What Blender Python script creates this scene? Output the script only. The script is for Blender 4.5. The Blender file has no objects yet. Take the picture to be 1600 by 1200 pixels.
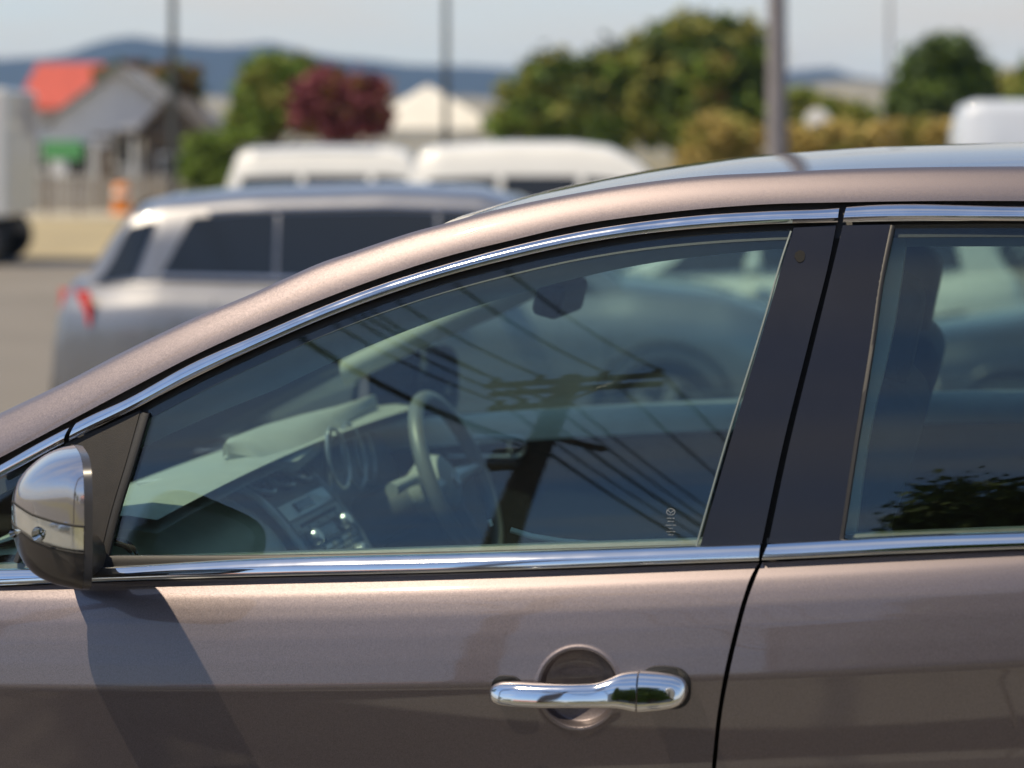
import bpy, bmesh, math, random
import numpy as np
from mathutils import Vector, Matrix

# ------------------------------------------------------------------ camera, sky, sun
YAW = math.radians(13.3)
ZN, F, H = 2.8, 3250.0, 1.62
view = np.array([-math.sin(YAW), math.cos(YAW), 0.0])
right = np.array([math.cos(YAW), math.sin(YAW), 0.0])
up = np.array([0.0, 0.0, 1.0])
CAM = np.array([ZN*math.sin(YAW), -ZN*math.cos(YAW), H])

scene = bpy.context.scene
cam_data = bpy.data.cameras.new('camera')
cam = bpy.data.objects.new('camera', cam_data)
scene.collection.objects.link(cam)
cam.location = CAM
cam.rotation_euler = (math.pi/2, 0, YAW)
cam_data.sensor_width = 36
cam_data.lens = 36*F/1600
cam_data.shift_y = -(600-235)/1600
cam_data.clip_end = 20000
cam_data.clip_start = 0.05
cam_data.dof.use_dof = True
cam_data.dof.focus_distance = 2.98
APERTURE = 0.0265
cam_data.dof.aperture_fstop = (cam_data.lens/1000)/APERTURE
scene.camera = cam

SUN = np.array([-0.38, -0.27, 0.88]); SUN /= np.linalg.norm(SUN)
elev = math.asin(SUN[2]); azim = math.atan2(SUN[0], SUN[1])
world = bpy.data.worlds.new('World'); scene.world = world
world.use_nodes = True
wn = world.node_tree; wn.nodes.clear(); L = wn.links
def WN(t, **k):
    n = wn.nodes.new(t)
    for a_, b_ in k.items(): setattr(n, a_, b_)
    return n
out = WN('ShaderNodeOutputWorld'); bg = WN('ShaderNodeBackground')
sky = WN('ShaderNodeTexSky', sky_type='NISHITA', sun_disc=False)
sky.sun_elevation = elev; sky.sun_rotation = azim; sky.air_density = 1.0; sky.dust_density = 0.1; sky.ozone_density = 3.5
tc = WN('ShaderNodeTexCoord'); sep = WN('ShaderNodeSeparateXYZ')
L.new(tc.outputs['Generated'], sep.inputs[0])
zc = WN('ShaderNodeMath', operation='MAXIMUM'); L.new(sep.outputs['Z'], zc.inputs[0]); zc.inputs[1].default_value = 0.03
dx = WN('ShaderNodeMath', operation='DIVIDE'); L.new(sep.outputs['X'], dx.inputs[0]); L.new(zc.outputs[0], dx.inputs[1])
dy = WN('ShaderNodeMath', operation='DIVIDE'); L.new(sep.outputs['Y'], dy.inputs[0]); L.new(zc.outputs[0], dy.inputs[1])
cmb = WN('ShaderNodeCombineXYZ'); L.new(dx.outputs[0], cmb.inputs[0]); L.new(dy.outputs[0], cmb.inputs[1])
mp = WN('ShaderNodeMapping'); L.new(cmb.outputs[0], mp.inputs[0]); mp.inputs['Scale'].default_value = (0.5, 2.6, 1); mp.inputs['Rotation'].default_value = (0, 0, 0.12)
nz = WN('ShaderNodeTexNoise'); L.new(mp.outputs[0], nz.inputs['Vector']); nz.inputs['Scale'].default_value = 1.0; nz.inputs['Detail'].default_value = 7; nz.inputs['Roughness'].default_value = 0.55
cr = WN('ShaderNodeMapRange', clamp=True); L.new(nz.outputs[0], cr.inputs[0]); cr.inputs[1].default_value = 0.42; cr.inputs[2].default_value = 0.66; cr.inputs[3].default_value = 0.0; cr.inputs[4].default_value = 0.42
hz = WN('ShaderNodeMapRange', clamp=True, interpolation_type='SMOOTHSTEP'); L.new(sep.outputs['Z'], hz.inputs[0]); hz.inputs[1].default_value = 0.26; hz.inputs[2].default_value = 0.05; hz.inputs[3].default_value = 0.0; hz.inputs[4].default_value = 0.97
nz2 = WN('ShaderNodeTexNoise'); mp2 = WN('ShaderNodeMapping'); L.new(tc.outputs['Generated'], mp2.inputs[0]); mp2.inputs['Scale'].default_value = (2.2, 2.2, 12)
L.new(mp2.outputs[0], nz2.inputs['Vector']); nz2.inputs['Scale'].default_value = 2.0; nz2.inputs['Detail'].default_value = 5
hr = WN('ShaderNodeMapRange', clamp=True); L.new(nz2.outputs[0], hr.inputs[0]); hr.inputs[1].default_value = 0.3; hr.inputs[2].default_value = 0.62; hr.inputs[3].default_value = 0.6; hr.inputs[4].default_value = 1.0
hm = WN('ShaderNodeMath', operation='MULTIPLY'); L.new(hz.outputs[0], hm.inputs[0]); L.new(hr.outputs[0], hm.inputs[1])
mx = WN('ShaderNodeMath', operation='MAXIMUM'); L.new(cr.outputs[0], mx.inputs[0]); L.new(hm.outputs[0], mx.inputs[1])
mixc = WN('ShaderNodeMix', data_type='RGBA'); L.new(mx.outputs[0], mixc.inputs['Factor'])
L.new(sky.outputs[0], mixc.inputs['A']); mixc.inputs['B'].default_value = (5.5, 5.05, 4.35, 1)
L.new(mixc.outputs['Result'], bg.inputs['Color']); bg.inputs['Strength'].default_value = 0.12
L.new(bg.outputs[0], out.inputs['Surface'])

sl = bpy.data.lights.new('sun', 'SUN'); sl.energy = 5.0; sl.angle = math.radians(0.53); sl.color = (1.0, 0.84, 0.61)
so = bpy.data.objects.new('sun', sl); scene.collection.objects.link(so)
so.rotation_euler = Vector(SUN).to_track_quat('Z', 'Y').to_euler()

scene.view_settings.view_transform = 'Standard'
scene.view_settings.look = 'None'
scene.view_settings.exposure = 0.3
scene.view_settings.gamma = 1.0
scene.view_settings.use_curve_mapping = False
scene.render.engine = 'CYCLES'
scene.cycles.use_denoising = True
scene.cycles.max_bounces = 10
scene.cycles.transparent_max_bounces = 32
scene.cycles.glossy_bounces = 5
scene.cycles.volume_bounces = 0
scene.cycles.sample_clamp_indirect = 8

rng = np.random.default_rng(7); random.seed(7)
COL = scene.collection

# ------------------------------------------------------------------ materials
MATS = {}
def mat(name, color=(.5,.5,.5), rough=.5, metal=0., coat=0., noise=None, bump=None, emit=None, spec=.5, fn=None):
    """noise=(scale, amount): colour variation; bump=(scale, distance)"""
    if name in MATS: return MATS[name]
    m = bpy.data.materials.new(name); m.use_nodes = True
    nt = m.node_tree; b = nt.nodes['Principled BSDF']
    b.inputs['Base Color'].default_value = (*color, 1); b.inputs['Roughness'].default_value = rough
    b.inputs['Metallic'].default_value = metal; b.inputs['Coat Weight'].default_value = coat
    b.inputs['Coat Roughness'].default_value = 0.03; b.inputs['Specular IOR Level'].default_value = spec
    t = nt.nodes.new('ShaderNodeTexCoord')
    if noise:
        n = nt.nodes.new('ShaderNodeTexNoise'); n.inputs['Scale'].default_value = noise[0]; n.inputs['Detail'].default_value = 8
        nt.links.new(t.outputs['Object'], n.inputs['Vector'])
        r = nt.nodes.new('ShaderNodeMapRange'); r.inputs[1].default_value = .25; r.inputs[2].default_value = .75
        r.inputs[3].default_value = 1-noise[1]; r.inputs[4].default_value = 1+noise[1]
        nt.links.new(n.outputs[0], r.inputs[0])
        x = nt.nodes.new('ShaderNodeMix'); x.data_type = 'RGBA'; x.blend_type = 'MULTIPLY'; x.inputs['Factor'].default_value = 1
        x.inputs['A'].default_value = (*color, 1); nt.links.new(r.outputs[0], x.inputs['B'])
        nt.links.new(x.outputs['Result'], b.inputs['Base Color'])
        r2 = nt.nodes.new('ShaderNodeMapRange'); r2.inputs[3].default_value = max(.02, rough-.08); r2.inputs[4].default_value = min(1, rough+.08)
        nt.links.new(n.outputs[0], r2.inputs[0]); nt.links.new(r2.outputs[0], b.inputs['Roughness'])
    if bump:
        n = nt.nodes.new('ShaderNodeTexNoise'); n.inputs['Scale'].default_value = bump[0]; n.inputs['Detail'].default_value = 4
        nt.links.new(t.outputs['Object'], n.inputs['Vector'])
        bp = nt.nodes.new('ShaderNodeBump'); bp.inputs['Distance'].default_value = bump[1]; bp.inputs['Strength'].default_value = 1
        nt.links.new(n.outputs[0], bp.inputs['Height']); nt.links.new(bp.outputs[0], b.inputs['Normal'])
    if emit: b.inputs['Emission Color'].default_value = (*emit, 1); b.inputs['Emission Strength'].default_value = 1
    if fn: fn(nt, b, t)
    MATS[name] = m
    return m

def flake_fn(cells, amount, color):
    def f(nt, b, t):
        v = nt.nodes.new('ShaderNodeTexVoronoi'); v.inputs['Scale'].default_value = cells
        nt.links.new(t.outputs['Object'], v.inputs['Vector'])
        s = nt.nodes.new('ShaderNodeVectorMath'); s.operation = 'SUBTRACT'; s.inputs[1].default_value = (.5, .5, .5)
        nt.links.new(v.outputs['Color'], s.inputs[0])
        k = nt.nodes.new('ShaderNodeVectorMath'); k.operation = 'SCALE'; k.inputs['Scale'].default_value = amount
        nt.links.new(s.outputs[0], k.inputs[0])
        g = nt.nodes.new('ShaderNodeNewGeometry')
        ad = nt.nodes.new('ShaderNodeVectorMath'); ad.operation = 'ADD'
        nt.links.new(g.outputs['Normal'], ad.inputs[0]); nt.links.new(k.outputs[0], ad.inputs[1])
        no = nt.nodes.new('ShaderNodeVectorMath'); no.operation = 'NORMALIZE'; nt.links.new(ad.outputs[0], no.inputs[0])
        nt.links.new(no.outputs[0], b.inputs['Normal'])
        # per flake brightness
        mr = nt.nodes.new('ShaderNodeMapRange'); mr.inputs[3].default_value = .82; mr.inputs[4].default_value = 1.2
        sx = nt.nodes.new('ShaderNodeSeparateColor'); nt.links.new(v.outputs['Color'], sx.inputs[0]); nt.links.new(sx.outputs[0], mr.inputs[0])
        x = nt.nodes.new('ShaderNodeMix'); x.data_type = 'RGBA'; x.blend_type = 'MULTIPLY'; x.inputs['Factor'].default_value = 1
        x.inputs['A'].default_value = (*color, 1); nt.links.new(mr.outputs[0], x.inputs['B']); nt.links.new(x.outputs['Result'], b.inputs['Base Color'])
        # faint dust and wipe marks in the coat
        n = nt.nodes.new('ShaderNodeTexNoise'); n.inputs['Scale'].default_value = 9; n.inputs['Detail'].default_value = 9
        mpn = nt.nodes.new('ShaderNodeMapping'); mpn.inputs['Scale'].default_value = (.5, 1, 2.5); nt.links.new(t.outputs['Object'], mpn.inputs[0]); nt.links.new(mpn.outputs[0], n.inputs['Vector'])
        m2 = nt.nodes.new('ShaderNodeMapRange'); m2.inputs[1].default_value = .4; m2.inputs[2].default_value = .75; m2.inputs[3].default_value = .012; m2.inputs[4].default_value = .07
        nt.links.new(n.outputs[0], m2.inputs[0]); nt.links.new(m2.outputs[0], b.inputs['Coat Roughness'])
    return f

PAINT = mat('bronze_grey_metallic_paint', (.2,.175,.17), .50, .9, coat=1., fn=flake_fn(1500, .09, (.160,.138,.145)))
CHROME = mat('chrome', (.78,.79,.80), .045, 1., noise=(14,.05))
BRIGHT = mat('bright_trim', (.70,.71,.74), .10, 1., noise=(20,.08))
RUBBER = mat('black_rubber', (.012,.012,.013), .55, bump=(300,.0002))
PLASTIC = mat('textured_black_plastic', (.020,.018,.017), .6, noise=(60,.2), bump=(700,.0003), spec=.3)
APPLIQUE = mat('satin_black_applique', (.012,.012,.016), .13, noise=(8,.1), spec=.5)
MPAINT = mat('sky_bright_cap_paint', (.44,.43,.46), .14, .9, coat=1., noise=(4,.05))  # paler than the body paint; the sky's reflection is put into its colour
DARK = mat('gap_black', (.006,.006,.006), .8)
DASHM = mat('grey_dashboard_plastic', (.31,.32,.29), .50, noise=(25,.08), bump=(900,.0003))
DASHD = mat('dark_dashboard_plastic', (.085,.088,.085), .42, noise=(30,.1), bump=(900,.0003))
TRIM = mat('light_grey_trim', (.33,.34,.31), .6, noise=(25,.06), bump=(700,.0003))
SEATM = mat('dark_seat_cloth', (.020,.022,.027), .85, noise=(120,.2), bump=(400,.0006))
LEATHER = mat('steering_leather', (.13,.135,.13), .38, bump=(500,.0003))
CARPET = mat('black_carpet', (.012,.013,.015), .95, noise=(200,.3))
HEADL = mat('headliner_cloth', (.10,.10,.10), .9, noise=(100,.1))
SILVER = mat('silver_plastic', (.5,.52,.54), .28, .8)
DISPL = mat('dark_display', (.01,.012,.015), .12)
CLEARL = None

def glass_mat(name, tint, refl=1.0, dust=.0, ior=1.5):
    m = bpy.data.materials.new(name); m.use_nodes = True; nt = m.node_tree; nt.nodes.clear()
    o = nt.nodes.new('ShaderNodeOutputMaterial'); tr = nt.nodes.new('ShaderNodeBsdfTransparent'); tr.inputs[0].default_value = (*tint, 1)
    gl = nt.nodes.new('ShaderNodeBsdfGlossy'); gl.inputs['Roughness'].default_value = 0.0; gl.inputs['Color'].default_value = (.96,.98,1,1)
    fr = nt.nodes.new('ShaderNodeFresnel'); fr.inputs[0].default_value = ior
    # same reflectance seen from either side
    g = nt.nodes.new('ShaderNodeNewGeometry'); 
    mm = nt.nodes.new('ShaderNodeMix'); mm.data_type = 'FLOAT'; nt.links.new(g.outputs['Backfacing'], mm.inputs['Factor'])
    mm.inputs['A'].default_value = ior; mm.inputs['B'].default_value = 1/ior; nt.links.new(mm.outputs['Result'], fr.inputs[0])
    nt.links.remove(fr.inputs[0].links[0]); nt.links.new(mm.outputs['Result'], fr.inputs[0])
    mu = nt.nodes.new('ShaderNodeMath'); mu.operation = 'MULTIPLY'; mu.use_clamp = True; mu.inputs[1].default_value = refl; nt.links.new(fr.outputs[0], mu.inputs[0])
    ms = nt.nodes.new('ShaderNodeMixShader'); nt.links.new(mu.outputs[0], ms.inputs[0]); nt.links.new(tr.outputs[0], ms.inputs[1]); nt.links.new(gl.outputs[0], ms.inputs[2])
    last = ms
    if dust > 0:
        t = nt.nodes.new('ShaderNodeTexCoord')
        n = nt.nodes.new('ShaderNodeTexNoise'); n.inputs['Scale'].default_value = 6; n.inputs['Detail'].default_value = 8; nt.links.new(t.outputs['Object'], n.inputs['Vector'])
        n2 = nt.nodes.new('ShaderNodeTexNoise'); n2.inputs['Scale'].default_value = 260; n2.inputs['Detail'].default_value = 2; nt.links.new(t.outputs['Object'], n2.inputs['Vector'])
        r = nt.nodes.new('ShaderNodeMapRange'); r.inputs[1].default_value = .72; r.inputs[2].default_value = .82; r.inputs[4].default_value = .25; nt.links.new(n2.outputs[0], r.inputs[0])
        r1 = nt.nodes.new('ShaderNodeMapRange'); r1.inputs[1].default_value = .5; r1.inputs[2].default_value = .72; nt.links.new(n.outputs[0], r1.inputs[0])
        mu2 = nt.nodes.new('ShaderNodeMath'); mu2.operation = 'MULTIPLY'; nt.links.new(r.outputs[0], mu2.inputs[0]); nt.links.new(r1.outputs[0], mu2.inputs[1])
        ad = nt.nodes.new('ShaderNodeMath'); ad.operation = 'ADD'; ad.inputs[1].default_value = dust; nt.links.new(mu2.outputs[0], ad.inputs[0])
        df = nt.nodes.new('ShaderNodeBsdfDiffuse'); df.inputs[0].default_value = (.5,.48,.44,1)
        m2 = nt.nodes.new('ShaderNodeMixShader'); nt.links.new(ad.outputs[0], m2.inputs[0]); nt.links.new(ms.outputs[0], m2.inputs[1]); nt.links.new(df.outputs[0], m2.inputs[2])
        last = m2
    nt.links.new(last.outputs[0], o.inputs[0])
    MATS[name] = m
    return m
SIDEGLASS = glass_mat('green_tinted_side_glass', (.80,.895,.865), 1.32, dust=.002)
REARGLASS = glass_mat('privacy_side_glass', (.78,.87,.83), 1.32, dust=.002)
SCREEN = glass_mat('windscreen_glass', (.86,.94,.90), 1.0)
LENS = glass_mat('clear_lens', (.92,.93,.93), 1.5)
CARGLASS = mat('dark_car_glass', (.015,.018,.022), .06, spec=.6)

# ------------------------------------------------------------------ mesh helpers
def make(name, verts, faces, m, parent=None, smooth=True):
    me = bpy.data.meshes.new(name)
    me.from_pydata([tuple(map(float, v)) for v in verts], [], faces)
    if smooth: me.polygons.foreach_set('use_smooth', [True]*len(me.polygons))
    mats = m if isinstance(m, (list, tuple)) else [m]
    for q in mats:
        if q is not None: me.materials.append(q)
    me.update()
    o = bpy.data.objects.new(name, me); COL.objects.link(o)
    if parent is not None: o.parent = parent
    return o
def sharp(o, ang=35):
    """mark sharp edges by angle so smooth shading stays crisp at folds"""
    me = o.data
    bm = bmesh.new(); bm.from_mesh(me)
    for e in bm.edges:
        if len(e.link_faces) == 2 and e.calc_face_angle(0) > math.radians(ang): e.smooth = False
    bm.to_mesh(me); bm.free(); return o
def empty(name, loc=(0,0,0), rz=0):
    o = bpy.data.objects.new(name, None); COL.objects.link(o); o.location = tuple(map(float, loc)); o.rotation_euler = (0,0,rz)
    o.empty_display_size = .1
    return o
def tag(o, label=None, cat=None, group=None, kind=None):
    if label: o['label'] = label
    if cat: o['category'] = cat
    if group: o['group'] = group
    if kind: o['kind'] = kind
    return o
class MB:
    """collects simple solids into one mesh"""
    def __init__(s): s.v = []; s.f = []; s.mi = []; s.cur = 0
    def add(s, v, f):
        o = len(s.v); s.v += [tuple(map(float, p)) for p in v]; s.f += [tuple(i+o for i in q) for q in f]; s.mi += [s.cur]*len(f); return s
    def box(s, c, d, rot=None):
        c = np.array(c, float); h = np.array(d, float)/2
        v = [np.array([x, y, z])*h for x in (-1,1) for y in (-1,1) for z in (-1,1)]
        if rot is not None: v = [np.array(rot @ Vector(p)) for p in v]
        return s.add([c+p for p in v], [(0,1,3,2),(4,6,7,5),(0,4,5,1),(2,3,7,6),(0,2,6,4),(1,5,7,3)])
    def tube(s, pts, r, n=10, cap=True, closed=False):
        pts = [np.array(p, float) for p in pts]; k = len(pts)
        rs = [r]*k if np.isscalar(r) else list(r)
        v = []; prev = None
        for i, p in enumerate(pts):
            if closed: t = pts[(i+1) % k]-pts[i-1]
            else: t = pts[min(i+1, k-1)]-pts[max(i-1, 0)]
            t = t/(np.linalg.norm(t)+1e-12)
            if prev is None:
                a = np.cross(t, [0,0,1.]) if abs(t[2]) < .9 else np.cross(t, [1.,0,0])
            else: a = prev - t*np.dot(prev, t)
            a = a/(np.linalg.norm(a)+1e-12); prev = a; b = np.cross(t, a)
            for j in range(n):
                q = 2*math.pi*j/n; v.append(p+rs[i]*(a*math.cos(q)+b*math.sin(q)))
        f = []
        for i in range(k if closed else k-1):
            for j in range(n):
                a0 = i*n+j; a1 = i*n+(j+1) % n; i2 = (i+1) % k; f.append((a0, a1, i2*n+(j+1) % n, i2*n+j))
        if cap and not closed: f += [tuple(range(n))[::-1], tuple((k-1)*n+j for j in range(n))]
        return s.add(v, f)
    def lathe(s, prof, c, axis, n=24):
        """prof: (radius, distance along axis)"""
        ax = np.array(axis, float); ax /= np.linalg.norm(ax)
        a = np.cross(ax, [0,0,1.]) if abs(ax[2]) < .9 else np.cross(ax, [1.,0,0]); a /= np.linalg.norm(a); b = np.cross(ax, a)
        c = np.array(c, float); v = []
        for r_, h_ in prof:
            for j in range(n):
                q = 2*math.pi*j/n; v.append(c+ax*h_+r_*(a*math.cos(q)+b*math.sin(q)))
        f = [(i*n+j, i*n+(j+1) % n, (i+1)*n+(j+1) % n, (i+1)*n+j) for i in range(len(prof)-1) for j in range(n)]
        return s.add(v, f)
    def grid(s, G, flip=False):
        G = np.asarray(G, float); a, b = G.shape[:2]
        f = [(i*b+j, i*b+j+1, (i+1)*b+j+1, (i+1)*b+j) for i in range(a-1) for j in range(b-1)]
        if flip: f = [q[::-1] for q in f]
        return s.add(G.reshape(-1, 3), f)
    def prism(s, poly, d):
        """poly: 3D points of a flat outline, d: extrusion vector"""
        n = len(poly); d = np.array(d, float); poly = [np.array(p, float) for p in poly]
        v = poly+[p+d for p in poly]
        f = [tuple(range(n))[::-1], tuple(range(n, 2*n))]+[(i, (i+1) % n, n+(i+1) % n, n+i) for i in range(n)]
        return s.add(v, f)
    def build(s, name, m, parent=None, smooth=False, ang=35):
        o = make(name, s.v, s.f, m, parent, smooth)
        if isinstance(m, (list, tuple)): o.data.polygons.foreach_set('material_index', s.mi)
        if smooth: sharp(o, ang)
        return o
def bevel(o, w, seg=2):
    b = o.modifiers.new('b', 'BEVEL'); b.width = w; b.segments = seg; b.limit_method = 'ANGLE'; b.angle_limit = math.radians(30); return o

# ------------------------------------------------------------------ the car's side surface
def zbelt(x): return 1.070+.083*np.clip(x, -1.3, 2.2)
_hh = np.arange(-1.2, 0.62, .001)
_pts = [(-1.2,.10),(-.95,.10),(-.80,.05),(-.62,-.005),(-.40,-.030),(-.27,-.0430),(-.167,-.0605),(-.152,-.0635),(-.12,-.0555),(-.09,-.0470),(-.065,-.0385),(-.048,-.0305),(-.034,-.0225),(-.018,-.006),(0,0)]
_yy = np.interp(_hh, [p[0] for p in _pts], [p[1] for p in _pts])
_yy = np.where(_hh > 0, .28*_hh+.40*_hh**2, _yy)
_k = np.exp(-.5*(np.arange(-12, 13)/3.5)**2); _k /= _k.sum()
_yy = np.convolve(np.pad(_yy, 12, 'edge'), _k, 'valid')
def plan(x):
    x = np.asarray(x, float); k = .095; a = np.abs(x); c = .75
    return np.where(a < c, k*a*a, k*c*c+2*k*c*(a-c))
def Y(x, z): return np.interp(z-zbelt(x), _hh, _yy)+plan(x)
def ray(px, py): return view+(px-800)/F*right+(235-py)/F*up
def P(px, py, y):
    d = ray(px, py); return CAM+(y-CAM[1])/d[1]*d
def onS(px, py, off=0.):
    """point of the car's side seen at (px, py), pushed outwards by off"""
    px = np.asarray(px, float); py = np.asarray(py, float); sh = px.shape
    px = px.ravel(); py = py.ravel()
    d = view[None]+((px-800)/F)[:, None]*right[None]+((235-py)/F)[:, None]*up[None]
    lo = np.full(px.shape, 1.2); hi = np.full(px.shape, 6.0)
    for _ in range(40):
        t = (lo+hi)/2; p = CAM[None]+t[:, None]*d
        fpos = p[:, 1]-Y(p[:, 0], p[:, 2]) > 0
        hi = np.where(fpos, t, hi); lo = np.where(fpos, lo, t)
    p = CAM[None]+((lo+hi)/2)[:, None]*d
    p = p.reshape(*sh, 3)
    p[..., 1] -= off
    return p
def rs(c, n, t=None):
    c = np.array(c, float); s = np.r_[0, np.cumsum(np.hypot(*np.diff(c, axis=0).T))]; s /= s[-1]
    t = np.linspace(0, 1, n) if t is None else np.asarray(t)
    # smooth (centripetal-like) interpolation by cubic hermite on arc length
    m = np.gradient(c, s, axis=0)
    i = np.clip(np.searchsorted(s, t)-1, 0, len(s)-2); h = s[i+1]-s[i]; u = ((t-s[i])/h)[:, None]; h = h[:, None]
    if len(c) < 4: return c[i]*(1-u)+c[i+1]*u
    return (2*u**3-3*u**2+1)*c[i]+(u**3-2*u**2+u)*h*m[i]+(-2*u**3+3*u**2)*c[i+1]+(u**3-u**2)*h*m[i+1]
def bypx(c, xs):
    c = np.array(c, float); x = c[:, 0]; m = np.gradient(c[:, 1], x)
    xs = np.asarray(xs, float); i = np.clip(np.searchsorted(x, xs)-1, 0, len(x)-2); h = x[i+1]-x[i]; u = (xs-x[i])/h
    return (2*u**3-3*u**2+1)*c[i, 1]+(u**3-2*u**2+u)*h*m[i]+(-2*u**3+3*u**2)*c[i+1, 1]+(u**3-u**2)*h*m[i+1]
def lin(c, xs): c = np.array(c, float); return np.interp(xs, c[:, 0], c[:, 1])
def coons(T, B, Lc=None, R=None, nu=40, nv=20, tu=None, tv=None):
    tu = np.linspace(0, 1, nu) if tu is None else tu; tv = np.linspace(0, 1, nv) if tv is None else tv
    T = rs(T, 0, tu); B = rs(B, 0, tu)
    Lp = rs(Lc, 0, tv) if Lc is not None else T[0]+(B[0]-T[0])*tv[:, None]
    Rp = rs(R, 0, tv) if R is not None else T[-1]+(B[-1]-T[-1])*tv[:, None]
    u = tu[None, :, None]; v = tv[:, None, None]
    return (1-v)*T[None]+v*B[None]+(1-u)*Lp[:, None]+u*Rp[:, None]-((1-u)*(1-v)*T[0]+u*(1-v)*T[-1]+(1-u)*v*B[0]+u*v*B[-1])
def panel(name, G, m, parent, th=.012, slab=False, edge=(1,1,1,1)):
    """G: (nv, nu, 3) outer surface, rows from top to bottom; edges folded inwards by th, or closed slab"""
    nv, nu = G.shape[:2]
    mb = MB(); mb.grid(G, flip=True)
    bor = [G[0], G[:, -1], G[-1][::-1], G[:, 0][::-1]]
    inn = G.copy(); inn[..., 1] += th
    ib = [inn[0], inn[:, -1], inn[-1][::-1], inn[:, 0][::-1]]
    for q in range(4):
        if edge[q]: mb.grid(np.stack([bor[q], ib[q]]))
    if slab: mb.grid(inn)
    return mb.build(name, m, parent, smooth=True, ang=50)
def strip(px, top, bot, prof, off=0.):
    """strip between two image curves over px; prof: [(v, bulge)] across"""
    rows = []
    for v, b in prof:
        py = top+(bot-top)*v; rows.append(onS(px, py, off+b))
    return np.stack(rows)

car = empty('parked_car', (0,0,0))
tag(car, 'bronze grey metallic SUV in sharp focus filling the foreground, chrome window trim and door mirror', 'car')
W = 1.72
near_parts = []
def near(o): near_parts.append(o); return o

PAINTTOP = [(-500,890),(-300,795),(-120,705),(0,646),(100,598),(200,546),(300,498),(400,456),(450,433),(500,411),(550,394),(600,377),(650,361),(700,348),(750,334),(800,322),(900,302),(1000,286),(1100,275),(1200,270),(1300,265),(1400,262),(1600,260),(1900,262),(2200,268),(2500,276)]
GAPTOP = [(-500,960),(-300,865),(-120,777),(0,715),(100,662),(200,609),(300,557),(400,511),(500,469),(600,432),(700,400),(800,375),(900,352),(1000,337),(1100,326),(1200,319),(1315,316),(1450,314),(1600,314),(1900,318),(2200,326),(2500,338)]
CHT = [(0,726),(110,666),(120,660),(200,622),(300,567),(400,523),(500,480),(600,442),(700,411),(800,384),(900,362),(1000,346),(1100,335),(1200,329),(1312,324),(1322,323),(1600,322),(1900,326),(2200,334),(2500,346)]
CHB = [(-10,752),(0,746),(100,693),(110,688),(200,644),(300,592),(400,544),(500,500),(600,462),(700,430),(800,404),(900,382),(1000,366),(1100,356),(1200,350),(1312,347),(1600,345),(1900,349),(2200,357),(2500,369)]
GLT = [(228,640),(300,603),(400,556),(500,514),(600,475),(700,441),(800,416),(900,395),(1000,377),(1100,366),(1200,361),(1237,359)]

# roof rail: rounded bar from the door gap up to the roof
pxs = np.linspace(-500, 2500, 260)
g0 = bypx(GAPTOP, pxs); g1 = bypx(PAINTTOP, pxs)
base = onS(pxs, g0)
rows = []
wm = (g0-g1)/1150
sN = np.linspace(0, 1, 33); phS = np.radians(np.interp(sN, [0,.85,1], [20,47,76])); depS = np.r_[0, np.cumsum((np.tan(phS[1:])+np.tan(phS[:-1]))/2*np.diff(sN))]
for i in range(0, 33, 2):
    s = sN[i]; py = g0+(g1-g0)*s; yy = base[:, 1]+wm*depS[i]
    rows.append(np.array([P(a_, b_, c_) for a_, b_, c_ in zip(pxs, py, yy)]))
rows = rows[::-1]
RAIL = np.stack(rows)                          # row 0 is the roof edge
near(panel('roof_rail', RAIL, PAINT, car, th=.03))
EDGE = RAIL[0]                                 # (n,3)
# dark gap and door frame rubber between rail and bright trim, and under the trim
pf = np.linspace(-500, 2500, 200)
gt = bypx(GAPTOP, pf); 
ctx = np.where(pf < 0, 0, pf)
def ext(c, q): return np.where(q < c[0][0], c[0][1]+(c[1][1]-c[0][1])/(c[1][0]-c[0][0])*(q-c[0][0]), bypx(c, np.maximum(q, c[0][0])))
cbot = ext([(0,746)]+CHB[2:], pf)
near(panel('door_seal', strip(pf, gt-3, cbot+26, [(0,0),(.25,0),(.5,0),(.75,0),(1,0)], off=-.014), RUBBER, car, th=.01))
# bright trim pieces
prof = [(0,-.004),(.0,.003),(.12,.007),(.3,.0095),(.5,.0100),(.68,.0088),(.74,.0070),(.86,.0035),(1,.0005),(1,-.006)]
def trimpiece(a_, b_, sl0=0, sl1=0, n=70, T=CHT, B=CHB):
    q = np.linspace(a_, b_, n); t = bypx(T, q); bt = bypx(B, q)
    rows_ = []
    for v, bl in prof:
        # slanted ends
        qq = q + np.interp(q, [a_, b_], [sl0*(v), sl1*(v)])
        rows_.append(onS(qq, bypx(T, np.clip(qq, T[0][0], T[-1][0]))*(1-v)+bypx(B, np.clip(qq, B[0][0], B[-1][0]))*v, bl))
    return panel('window_trim', np.stack(rows_), BRIGHT, car, th=.004)
near(trimpiece(0, 112, 0, -12, 20, [(-40,746),(0,726),(60,692),(110,666),(125,659)], [(-40,768),(0,746),(60,714),(95,695),(125,679)]))
near(trimpiece(122, 1312, -14, -3, 140))
near(trimpiece(1323, 2300, -6, 0, 60))
# glass
G = coons(GLT, [(163,872),(400,872),(700,866),(900,860),(1091,853)], [(228,640),(205,720),(180,800),(163,872)], [(1237,359),(1227,390),(1200,483),(1135,700),(1091,853)], 90, 50)
near(panel('door_glass', onS(G[..., 0], G[..., 1], -.012), SIDEGLASS, car, th=.004, slab=True))
G = coons([(1392,352),(1600,350),(1900,354),(2150,360)], [(1310,845),(1600,836),(1900,826),(2200,815)], [(1392,352),(1372,460),(1340,700),(1310,845)], None, 60, 40)
near(panel('rear_door_glass', onS(G[..., 0], G[..., 1], -.012), REARGLASS, car, th=.004, slab=True))
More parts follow.
